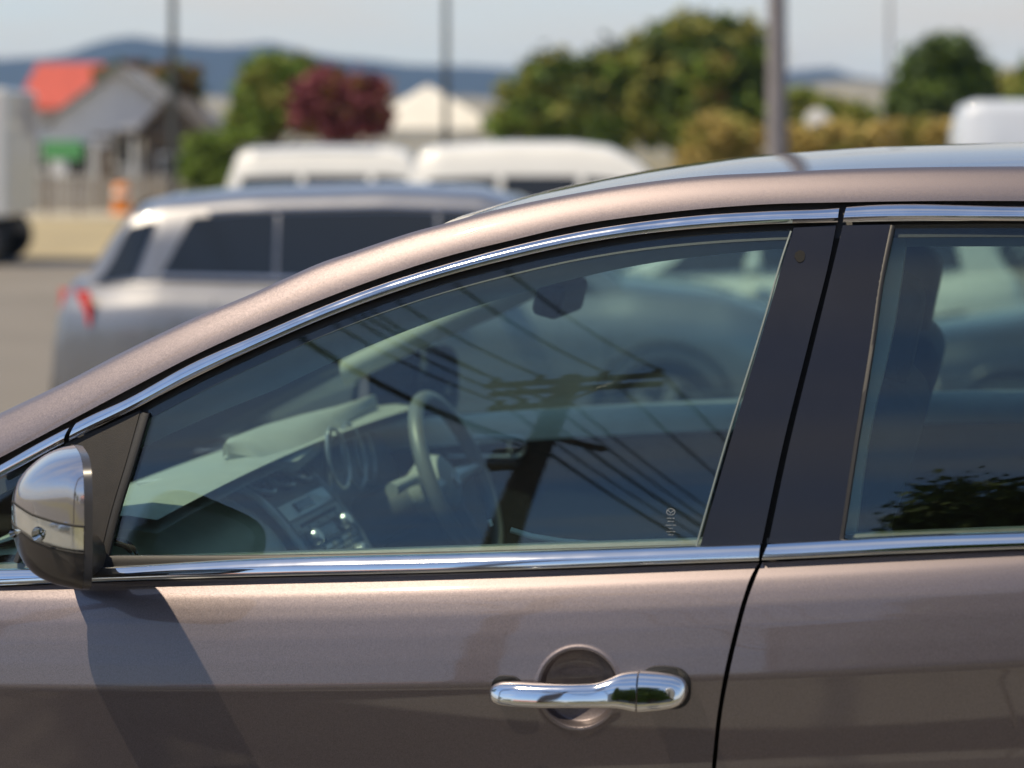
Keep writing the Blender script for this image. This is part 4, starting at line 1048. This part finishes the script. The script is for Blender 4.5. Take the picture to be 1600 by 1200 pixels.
# fence in front of the gabled house: each paling a part
fr0 = empty('picket_fence', BG(60, 64, GY), YAW); tag(fr0, 'weathered timber paling fence in front of the grey gabled house', 'fence')
pm = None
for i in range(26):
    if pm is None: o = MB().box((0,0,.55), (.16,.025,1.1)).build('paling', mat('weathered_paling', (.30,.27,.23), .85, noise=(10,.3)), fr0); pm = o.data
    else: o = bpy.data.objects.new('paling', pm); COL.objects.link(o); o.parent = fr0
    o.location = (i*.20, 0, random.uniform(-.02,.02))
for z_ in (.3, .85): MB().box((2.5, .04, z_), (5.2, .05, .09)).build('fence_rail', DKW, fr0)

# ------------------------------------------------------------------ poles and small street things
STEEL = mat('galvanised_steel', (.30,.30,.31), .5, .3, noise=(5,.15)); DPOLE = mat('dark_pole_paint', (.05,.055,.055), .5); POSTC = mat('weathered_grey_post', (.20,.185,.19), .75, noise=(6,.15))
def lamp_post(label, px, Z, h_, r, m, arm=1):
    o = empty('street_lamp', BG(px, Z, GY), YAW); tag(o, label, 'street lamp')
    MB().tube([(0,0,0),(0,0,h_*.5),(0,0,h_)], [r,r*.85,r*.6], 14).build('pole', m, o, True)
    MB().lathe([(r*1.7,0),(r*1.7,.08),(r*1.15,.12),(r*1.1,.5)], (0,0,0), (0,0,1), 16).build('pole_base', m, o, True)
    MB().tube([(0,0,h_-.1),(arm*.5,0,h_+.25),(arm*1.5,0,h_+.35)], [r*.5,r*.4,r*.35], 8).build('lamp_arm', m, o, True)
    l_ = bevel(MB().box((arm*1.85, 0, h_+.36), (.8,.28,.12)).build('lamp_head', STEEL, o), .04)
    return o
lamp_post('slim dark lamp post in front of the brown shed', 270, 46, 9.0, .095, DPOLE)
lamp_post('slim dark lamp post in front of the white gabled roof', 697, 58, 10.0, .10, DPOLE, -1)
lamp_post('faint slender lamp post beside the dark green tree', 1390, 75, 9.5, .09, STEEL, -1)
post = empty('concrete_post', BG(1214, 27, GY), 0); tag(post, 'thick purple grey post rising straight up behind the SUV roof', 'post')
MB().tube([(0,0,0),(0,0,3.5),(0,0,8.0)], [.15,.125,.10], 18).build('shaft', POSTC, post, True)
MB().lathe([(.24,0),(.24,.05),(.16,.07)], (0,0,0), (0,0,1), 18).build('base_flange', STEEL, post, True)
MB().box((0,0,8.05), (.5,.3,.12)).build('cap_fitting', STEEL, post)
def round_sign(label, px, py, Z, r, m, post_m):
    o = empty('road_sign', BG(px, Z, GY), YAW); tag(o, label, 'sign'); z_ = zat(py, Z)-GY
    MB().lathe([(0,0),(r*.97,0),(r,.004),(r,.02),(0,.02)], (0,-.05,z_), (0,1,0), 32).build('sign_disc', m, o, True)
    MB().tube([(0,0,0),(0,0,z_+r)], .035, 10).build('sign_post', post_m, o, True); return o
round_sign('small round white sign on a thin post beside the concrete post', 1277, 190, 52, .32, mat('white_sign_paint', (.7,.7,.7), .5), STEEL)
o = empty('sign_board', BG(98, 60, GY), YAW); tag(o, 'small green board standing in front of the grey gabled house', 'sign')
bevel(MB().box((0,0,zat(235,60)-GY), (1.15,.06,.55)).build('board', mat('green_board', (.10,.34,.12), .5), o), .02)
for x_ in (-.45,.45): MB().box((x_,.05,.9), (.07,.06,1.8)).build('board_post', DKW, o)
o = empty('barrier_drum', BG(190, 62, GY), YAW); tag(o, 'orange plastic barrier drum in front of the grey gabled house', 'barrier')
MB().lathe([(.30,0),(.34,.02),(.34,.08),(.27,.10),(.25,.45),(.26,.47),(.23,.85),(.18,.92),(0,.94)], (0,0,-.03), (0,0,1), 24).build('drum', mat('orange_plastic', (.75,.25,.04), .5), o, True)
MB().lathe([(.262,.55),(.258,.70)], (0,0,-.03), (0,0,1), 24).build('reflective_band', mat('white_band', (.75,.75,.72), .4), o, True)

# ------------------------------------------------------------------ vehicles
LAMPR = mat('red_lamp', (.55,.02,.02), .15, coat=1.); LAMPC = mat('clear_lamp', (.6,.6,.62), .12, .5, coat=1.); AMB = mat('amber_lamp', (.8,.3,.03), .2, coat=1.)
def vpaint(name, c, metal=.0, rough=.35): return mat(name, c, rough, metal, coat=1., noise=(3,.04))
SILV = vpaint('silver_metallic_paint', (.25,.255,.27), .88, .44); WHTP = vpaint('white_car_paint', (.66,.66,.63)); GREYP = vpaint('grey_car_paint', (.20,.21,.22), .5)
BLKP = mat('black_lower_cladding', (.03,.03,.03), .6)
def vehicle(label, cat, px, Z, rz, S, paint, name='parked_car', group=None, off=0):
    r = empty(name, BG(px, Z, GY+off), rz); tag(r, label, cat, group)
    Lb = S['belt']; Rf = S['roof']; hw = S['w']/2
    bx = [b[0] for b in Lb]; bz = [b[1] for b in Lb]
    belt_ = lambda x: float(np.interp(x, bx, bz))
    def hwx(x):
        a_, b_ = bx[0], bx[-1]; e = min(1, min(x-a_, b_-x)/.55+.02); return hw*(.70+.30*max(0, e)**.45)
    xs_ = np.unique(np.r_[bx, bx[0]+.02, bx[0]+.06, bx[0]+.15, bx[0]+.3, bx[-1]-.02, bx[-1]-.06, bx[-1]-.15, bx[-1]-.3, np.linspace(bx[0], bx[-1], 36)])
    rows_ = []
    for x in xs_:
        h_ = hwx(x); zt = belt_(x); z0 = .24+.10*(1 if min(x-bx[0], bx[-1]-x) < .05 else 0)
        ring = [(0,z0),(h_*.85,z0),(h_*.96,z0+.06),(h_*.995,.52),(h_,zt-.30),(h_*.975,zt-.16),(h_*.955,zt-.13),(h_*.90,zt-.03),(h_*.84,zt-.005),(h_*.5,zt+.025),(0,zt+.035)]
        ring = ring+[(-a_, b_) for a_, b_ in ring[::-1][1:]]
        rows_.append([(x, a_, b_) for a_, b_ in ring])
    mb_ = MB().grid(np.array(rows_)); nr = len(rows_[0]); mb_.add(rows_[0], [tuple(range(nr))]); mb_.add(rows_[-1], [tuple(range(nr))[::-1]])
    mb_.build('body', paint, r, True, 28)
    rx = [q[0] for q in Rf]; rzv = [q[1] for q in Rf]; zr = lambda x: float(np.interp(x, rx, rzv))
    def gpt(x, s, o_=0.):   # across the roof and screens, s from -1 to 1
        b_ = belt_(x); z_ = zr(x); hb = hwx(x)*.86; ht = hb-max(0, (z_-b_))*.26
        return (x, ht*s*.97, z_-.05*abs(s)**3+.03*(1-s*s)+o_)
    def side(x, f_, sd, o_=0.):
        b_ = belt_(x)-.01; z_ = zr(x)-.05; hb = hwx(x)*.86; ht = hb-max(0, (zr(x)-b_))*.26*.97
        return (x, sd*(hb+(ht-hb)*f_+o_), b_+(z_-b_)*f_)
    gx = np.unique(np.r_[rx, np.linspace(rx[0], rx[-1], 40)])
    rows_ = []
    for x in gx:
        rw = [side(x, f_, -1) for f_ in (0,.5,.93)]+[gpt(x, s) for s in (-.97,-.85,-.5,0,.5,.85,.97)]+[side(x, f_, 1) for f_ in (.93,.5,0)]
        rows_.append(rw)
    MB().grid(np.array(rows_), flip=True).build('cabin_shell', paint, r, True, 40)
    def scr(x0_, x1_, nm, m=CARGLASS):
        MB().grid(np.array([[gpt(x, s, .012) for s in np.linspace(-.86, .86, 9)] for x in np.linspace(x0_, x1_, 9)]), flip=True).build(nm, m, r, True)
    ws = S['screen'];  scr(ws[0], ws[1], 'windscreen', S.get('screenmat', CARGLASS))
    rsn = S.get('rear')
    if rsn: scr(rsn[0], rsn[1], 'rear_screen')
    for (xa, xb, ca, cb_) in S['wins']:   # x ranges with lean at the bottom/top
        for sd in (-1, 1):
            g_ = []
            for f_ in np.array((.08,.3,.55,.84))*S.get('wf', 1):
                row = []
                for u_ in np.linspace(0, 1, 10):
                    x = (xa+ca*f_)*(1-u_)+(xb+cb_*f_)*u_; row.append(side(x, f_, sd, .010))
                g_.append(row)
            MB().grid(np.array(g_), flip=(sd > 0)).build('side_window', CARGLASS, r, True)
    if S.get('chrome'):
        for sd in (-1, 1):
            q = np.linspace(S['chrome'][0], S['chrome'][1], 20)
            MB().tube([side(x, .045, sd, .014) for x in q], .012, 6).build('belt_trim', BRIGHT, r, True)
            MB().tube([side(x, .90, sd, .008) for x in q[2:-2]], .010, 6).build('roof_trim', BRIGHT, r, True)
    for x in S['axles']:
        for sd in (-1, 1):
            wr = S.get('wr', .345); h_ = hwx(x)
            a_ = np.linspace(-.25, math.pi+.25, 25)
            MB().tube([(x+(wr+.055)*math.cos(t), sd*(h_*.985), wr+(wr+.055)*math.sin(t)) for t in a_], .028, 8).build('wheel_arch', S.get('arch', paint), r, True)
            wl = MB().lathe([(0,.004),(wr+.05,.004),(wr+.05,-.06)], (x, sd*h_*.99, wr), (0, sd, 0), 28); wl.build('arch_well', DARK, r)
            wheel(r, (x, sd*(h_+.012), wr), wr, sd, .22)
    for x in S['shuts']:
        for sd in (-1, 1):
            hh_ = hwx(x); MB().tube([(x+.0, sd*(hh_*.955+.002), belt_(x)-.125), (x+.01, sd*(hh_*1.0+.001), belt_(x)-.30), (x+.03, sd*(hh_*.997+.001), .50), (x+.03, sd*(hh_*.97+.002), .33)], .005, 5).build('shut_line', DARK, r)
    for x in S.get('handles', ()):
        for sd in (-1, 1): bevel(MB().box((x, sd*(hw*.985+.02), belt_(x)-.22), (.17,.04,.032)).build('door_handle', paint, r), .01)
    xf, xr_ = bx[-1], bx[0]
    if S.get('flip'): pass
    for sd in (-1, 1):
        MB().grid(np.array([[(xf-.02-.33*u_**1.5, sd*hwx(xf-.02-.33*u_**1.5)*(.60+.385*u_), zz_*1.0+.012*0) for u_ in np.linspace(0, 1, 8)] for zz_ in (belt_(xf-.1)-.26, belt_(xf-.1)-.11)])+np.array([.012, sd*.012, 0]), flip=(sd < 0)).build('headlight', LAMPC, r, True)
        zt_ = S.get('tail', belt_(xr_)-.14)
        MB().grid(np.array([[(xr_+.02+.26*u_**1.5, sd*hwx(xr_+.02+.26*u_**1.5)*(.66+.325*u_), zz_) for u_ in np.linspace(0, 1, 8)] for zz_ in (zt_-.11, zt_+.09)])+np.array([-.012, sd*.014, 0]), flip=(sd > 0)).build('tail_light', LAMPR, r, True)
        m_ = bevel(MB().box((ws[0]-.12 if ws[0] < ws[1] else ws[1]-.12, sd*(hw*.985+.09), belt_(ws[0])+.08), (.12,.20,.14)).build('door_mirror', S.get('mirm', paint), r), .04, 3)
    bevel(MB().box((xr_-.008, 0, .62), (.02,.40,.13)).build('number_plate', mat('plate_white', (.7,.7,.68), .5), r), .004)
    bevel(MB().box((xf-.02, 0, .42), (.06,1.1,.20)).build('lower_grille', DARK, r), .02)
    if S.get('wiper'):
        x = ws[1]-.03
        for y_ in (-.35, .15):
            MB().tube([gpt(x+.02, y_/.7, .03), (x-.03, y_+.28, belt_(x)+.10), (x-.06, y_+.62, belt_(x)+.10)], .010, 6).build('wiper', BLKP, r, True)
    if S.get('rails'):
        for sd in (-1, 1): MB().tube([(a_, sd*hw*.62, zr(a_)+.045) for a_ in np.linspace(S['rails'][0], S['rails'][1], 10)], .018, 8).build('roof_rail', BLKP, r, True)
    return r
SUV = dict(w=1.84, belt=[(-2.27,.66),(-2.25,.90),(-2.16,1.10),(-1.6,1.15),(0,1.11),(.95,1.07),(1.15,1.09),(1.7,1.02),(2.1,.90),(2.26,.72),(2.29,.55)],
           roof=[(-2.12,1.11),(-2.06,1.19),(-1.92,1.40),(-1.80,1.55),(-1.62,1.60),(-1.1,1.645),(-.3,1.665),(.25,1.645),(.50,1.58),(.74,1.44),(1.16,1.09)],
           screen=(.46,1.10), rear=(-2.04,-1.80), wins=[(-2.02,-1.78,.24,.16),(-1.62,-.95,.22,0.),(-.925,-.01,0.,0.),(.015,.98,0.,-.44)], chrome=(-1.6,.85), axles=(-1.42,1.31), wr=.36, shuts=(-1.28,-.02,.98), handles=(-.85,.1), arch=BLKP, wiper=1, tail=.985, mirm=BLKP)
vehicle('silver grey SUV with a red tail lamp, parked just beyond the sharp foreground car', 'car', 100+ (2.27/12.9*F)*1.03, 12.9, YAW, SUV, SILV)
FWD = dict(wf=.68, w=1.85, belt=[(-2.3,.7),(-2.28,1.0),(-2.2,1.08),(0,1.08),(1.0,1.08),(1.2,1.07),(1.9,1.02),(2.2,.9),(2.28,.6)],
           roof=[(-2.22,1.09),(-2.12,1.5),(-2.0,1.83),(-1.85,1.90),(-1,1.94),(.2,1.93),(.45,1.86),(1.1,1.08)], screen=(.5,1.05), rear=(-2.2,-2.05), wins=[(-1.95,-1.1,.05,0),(-1.0,-.1,0,0),(0,.9,0,-.5)], axles=(-1.4,1.45), wr=.38, shuts=(-1.05,-.05,1.0), handles=(-.9,.1), arch=BLKP, rails=(-1.8,0))
vehicle('white boxy four wheel drive with roof rails, behind the silver grey SUV', 'car', 590, 30.6, YAW, FWD, WHTP)
VAN = dict(wf=.66, w=1.9, belt=[(-2.4,.7),(-2.38,1.0),(-2.3,1.1),(0,1.1),(1.2,1.1),(1.4,1.08),(2.1,.95),(2.3,.8),(2.36,.6)],
           roof=[(-2.34,1.1),(-2.25,1.55),(-2.1,1.86),(-1.9,1.93),(-1,1.985),(-.1,1.985),(.4,1.92),(.75,1.75),(1.5,1.1)], screen=(.6,1.45), rear=(-2.3,-2.15), wins=[(-2.0,-1.1,.05,0),(-1.0,-.05,0,0),(.05,1.1,0,-.55)], axles=(-1.5,1.55), wr=.35, shuts=(-1.05,0,1.2), handles=(-.9,.15))
vehicle('white people carrier with a long rounded roof, behind the silver grey SUV', 'van', 905, 27.6, YAW, VAN, WHTP, name='people_carrier')
HAT = dict(w=1.78, belt=[(-2.1,.6),(-2.08,.85),(-2.0,.96),(0,.94),(.9,.93),(1.1,.93),(1.7,.84),(2.0,.70),(2.05,.5)],
           roof=[(-2.0,.97),(-1.8,1.3),(-1.6,1.46),(-1,1.50),(-.2,1.49),(.1,1.44),(1.05,.95)], screen=(.15,1.0), rear=(-1.96,-1.66), wins=[(-1.6,-.9,.1,0),(-.82,-.05,0,0),(.03,.85,0,-.45)], axles=(-1.3,1.3), wr=.31, shuts=(-1.1,0,.95), handles=(-.8,.1), chrome=(-1.5,.8))
vehicle('black hatchback whose bonnet shows through the rear door glass', 'car', 1905, 12.3, YAW+math.pi-.12, HAT, vpaint('black_car_paint', (.02,.021,.024), .3))
vehicle('white hatchback seen between the silver grey SUV and the black hatchback', 'car', 1160, 16.6, YAW+math.pi, HAT, WHTP)
TALL = dict(VAN, wf=.8, roof=[(-2.34,1.1),(-2.31,2.3),(-2.22,2.6),(-2.0,2.68),(.5,2.68),(.85,2.5),(1.55,1.12)], screen=(.88,1.48), rear=None, wins=[(.35,1.15,0,-.38)])
vehicle('tall pale blue white van at the far side, next to the golden shrubs', 'van', 1712, 34, YAW+.05, TALL, vpaint('pale_blue_white_paint', (.50,.54,.60)), name='delivery_van')
# white truck at the far left
tr = empty('truck', BG(-222, 36, GY), YAW+math.pi); tag(tr, 'white box truck cut off by the edge of the picture', 'truck')
bevel(MB().box((-1.0,1.1,1.85), (4.2,2.2,2.1)).build('cargo_box', WHTP, tr), .05)
bevel(MB().box((-1.1,1.1,.62), (4.0,.9,.2)).build('chassis', BLKP, tr), .02)
mb = MB().prism([(1.10,.05,.55),(2.2,.05,.55),(2.28,.05,1.2),(1.95,.05,2.0),(1.10,.05,2.1)], (0,2.1,0)); bevel(mb.build('truck_cab', WHTP, tr), .08, 3)
MB().prism([(1.3,.035,1.3),(2.05,.035,1.3),(1.85,.035,1.9),(1.3,.035,1.95)], (0,.01,0)).build('side_window', CARGLASS, tr)
for x_ in (-2.62, 1.55):
    for sd in (-1, 1): wheel(tr, (x_, .12 if sd < 0 else 2.08, .44), .44, sd, .28)
bevel(MB().box((2.25,1.1,.62), (.12,2.0,.3)).build('bumper', BLKP, tr), .03)

# ------------------------------------------------------------------ the street on the camera's side (seen in glass, chrome and paint)
WOOD = mat('weathered_pole_timber', (.13,.085,.06), .85, noise=(6,.35), bump=(30,.01)); WIRE = mat('black_cable', (.012,.012,.012), .6); PORC = mat('brown_porcelain', (.10,.05,.03), .2)
pole = empty('utility_pole', (-2.60,-8.6,.1)); tag(pole, 'leaning timber utility pole with crossarms across the street, mirrored in the front side window', 'utility pole')
MB().tube([(0,0,0),(-.10,.01,3),(-.22,.03,6),(-.36,.05,9.45)], [.24,.22,.19,.16], 14).build('pole', WOOD, pole, True)
def arm(z_, x0_, x1_, dy_, n_ins, nm='crossarm'):
    xc = -.35*z_/9.3
    a_ = MB().box(((x0_+x1_)/2, dy_, z_), (x1_-x0_, .10, .12), Matrix.Rotation(-.02, 3, 'Y')).build(nm, WOOD, pole)
    if z_ > 9: MB().box(((x0_+x1_)/2, dy_-.36, z_), (x1_-x0_, .10, .12), Matrix.Rotation(-.02, 3, 'Y')).build(nm, WOOD, pole)
    res = []
    for q in n_ins:
        MB().lathe([(.02,0),(.02,.05),(.07,.06),(.075,.10),(.045,.12),(.06,.15),(.055,.19),(.02,.21),(0,.21)], (q, dy_, z_+.06), (0,0,1), 12).build('insulator', PORC, a_, True); res.append(q)
    return a_
arm(9.2, -1.45, .85, .20, (-1.35,-.75,.10,.78))
arm(8.3, -1.15, -.30, .24, (-1.05,-.75,-.45))
MB().tube([(-.33,.1,8.4),(.35,.15,9.15)], .03, 6).build('brace', STEEL, pole, True)
MB().tube([(-.33,.1,8.4),(-1.0,.15,9.15)], .03, 6).build('brace', STEEL, pole, True)
MB().tube([(-.3,.2,7.4),(.62,.3,6.75)], .07, 8).build('stay_arm', WOOD, pole, True)
bevel(MB().box((-.5,.28,6.6), (.35,.3,.5)).build('junction_box', STEEL, pole), .03)
def wire(label, x0_, z0_, r, sag, dx_=0., dz_=0., y2=-46.):
    """cable from the added footpath pole over the street pole and away"""
    pts_ = []
    a_ = np.array([-2.6+x0_, -8.4, .1+z0_]); b_ = np.array([-4.45+x0_+dx_, -3.34, .1+z0_+dz_]); c_ = np.array([-2.6+x0_+9.7, y2, z0_])
    for t in np.linspace(1, 0, 14): p_ = a_*(1-t)+b_*t; p_[2] -= sag*.5*4*t*(1-t); pts_.append(p_)
    for t in np.linspace(0, 1, 26)[1:]: p_ = a_*(1-t)+c_*t; p_[2] -= sag*2*4*t*(1-t); pts_.append(p_)
    o = MB().tube(pts_, r, 6).build('overhead_wire', WIRE, None, True); tag(o, label, 'wire', 'overhead wires of the utility pole'); return o
added_pole = empty('utility_pole', (-4.45,-3.2,.1)); tag(added_pole, 'added unseen timber utility pole on the footpath ahead of the foreground SUV', 'utility pole')  # invented pole out of view; ends the wires so their shadows miss the cars
MB().tube([(0,0,0),(0,0,4),(0,0,9.6)], [.16,.14,.11], 14).build('pole', WOOD, added_pole, True)
for z_ in (9.25, 8.35): MB().box((-.2,-.14,z_), (2.6 if z_ > 9 else 1.9,.10,.12)).build('crossarm', WOOD, added_pole)
for q, w_ in zip((-1.35,-.75,.10,.78), ('outermost on the end away from the warehouse','second, inside the outermost insulator','third, just beside the pole top','on the end nearest the warehouse')):
    wire('black wire on the upper crossarm, '+w_, q, 9.42, .024, .5)
for q, w_ in zip((-1.05,-.75,-.45), ('farthest out from the pole','in the middle','closest to the pole')):
    wire('thin black wire on the short lower crossarm, '+w_, q, 8.52, .021, .5)
wire('thick bundled service cable below the crossarms, mirrored in the side glass', -.2, 7.0, .028, .5)
wire('thin telephone cable, lowest on the poles, mirrored in the side glass', .0, 6.7, .018, .4)
# building and trees across the street
bw = empty('warehouse', (6.6, -19.2, .1), 0); tag(bw, 'white gabled warehouse across the street, mirrored low in the rear door glass', 'building')
MB().prism([(-6.4,0,0),(6.4,0,0),(6.4,0,7.4),(0,0,8.9),(-6.4,0,7.4)], (0,-14,0)).build('wall', mat('white_warehouse_wall', (.55,.54,.52), .7, noise=(1,.08)), bw)
for s in (-1, 1):
    MB().prism([(s*6.8,.4,7.36),(0,.4,8.96),(0,.4,9.12),(s*6.8,.4,7.52)], (0,-14.8,0)).build('roof', mat('dark_warehouse_roof', (.2,.2,.2), .6), bw)
for x_ in (-4,-1.5,1.5,4): win(bw, (x_, 0, 4.2), 1.4, 1.2, 0, face=1)
d_ = MB().box((0,.03,1.6), (3.2,.06,3.2)).build('roller_door', mat('grey_roller_door', (.3,.31,.32), .5), bw)
tree('leafy street tree opposite the rear door, mirrored in the rear glass', (4.0,-13.6,.1), 8.4, 3.3, ['dark','green'], 45000, .125, trunk=.24, low=.22)
tree('second street tree beside the warehouse, mirrored in the chrome handle', (10.5,-15.5,.1), 8.0, 3.0, ['dark','green','olive'], 7000, .12, trunk=.22)
tree('street tree far along the opposite footpath towards the front of the car', (-24,-20,.1), 6.0, 3.2, ['green','olive'], 5000, .14, trunk=.22)
for i, (x_, y_, h_) in enumerate(((-38,-44,6.5),(-26,-46,7.5),(-15,-45,6.0),(-5,-46,6.8),(22,-44,8),(34,-45,7))):
    tree(['olive tree in the distant row across the street, first from the front','green tree in the distant row across the street, tallest towards the front','low olive tree in the distant row across the street, third from the front','green tree in the distant row behind the utility pole','tall tree in the distant row beyond the warehouse','last tree of the distant row beyond the warehouse'][i], (x_, y_, .1), h_, 5.2, ['green','olive','dark'], 2600, .28, trunk=.3, group='distant tree row across the street', low=.1)
house('pale cottage across the street ahead of the utility pole', 0, 0, 9, 6, 2.6, 4.2, WALLW, TERR, rz=math.pi, wins=[(-2.5,1.5,1.4,1.1),(2.4,1.5,1.4,1.1)], door=(0.,)).location = (-14, -27, .1)
gy_ = None
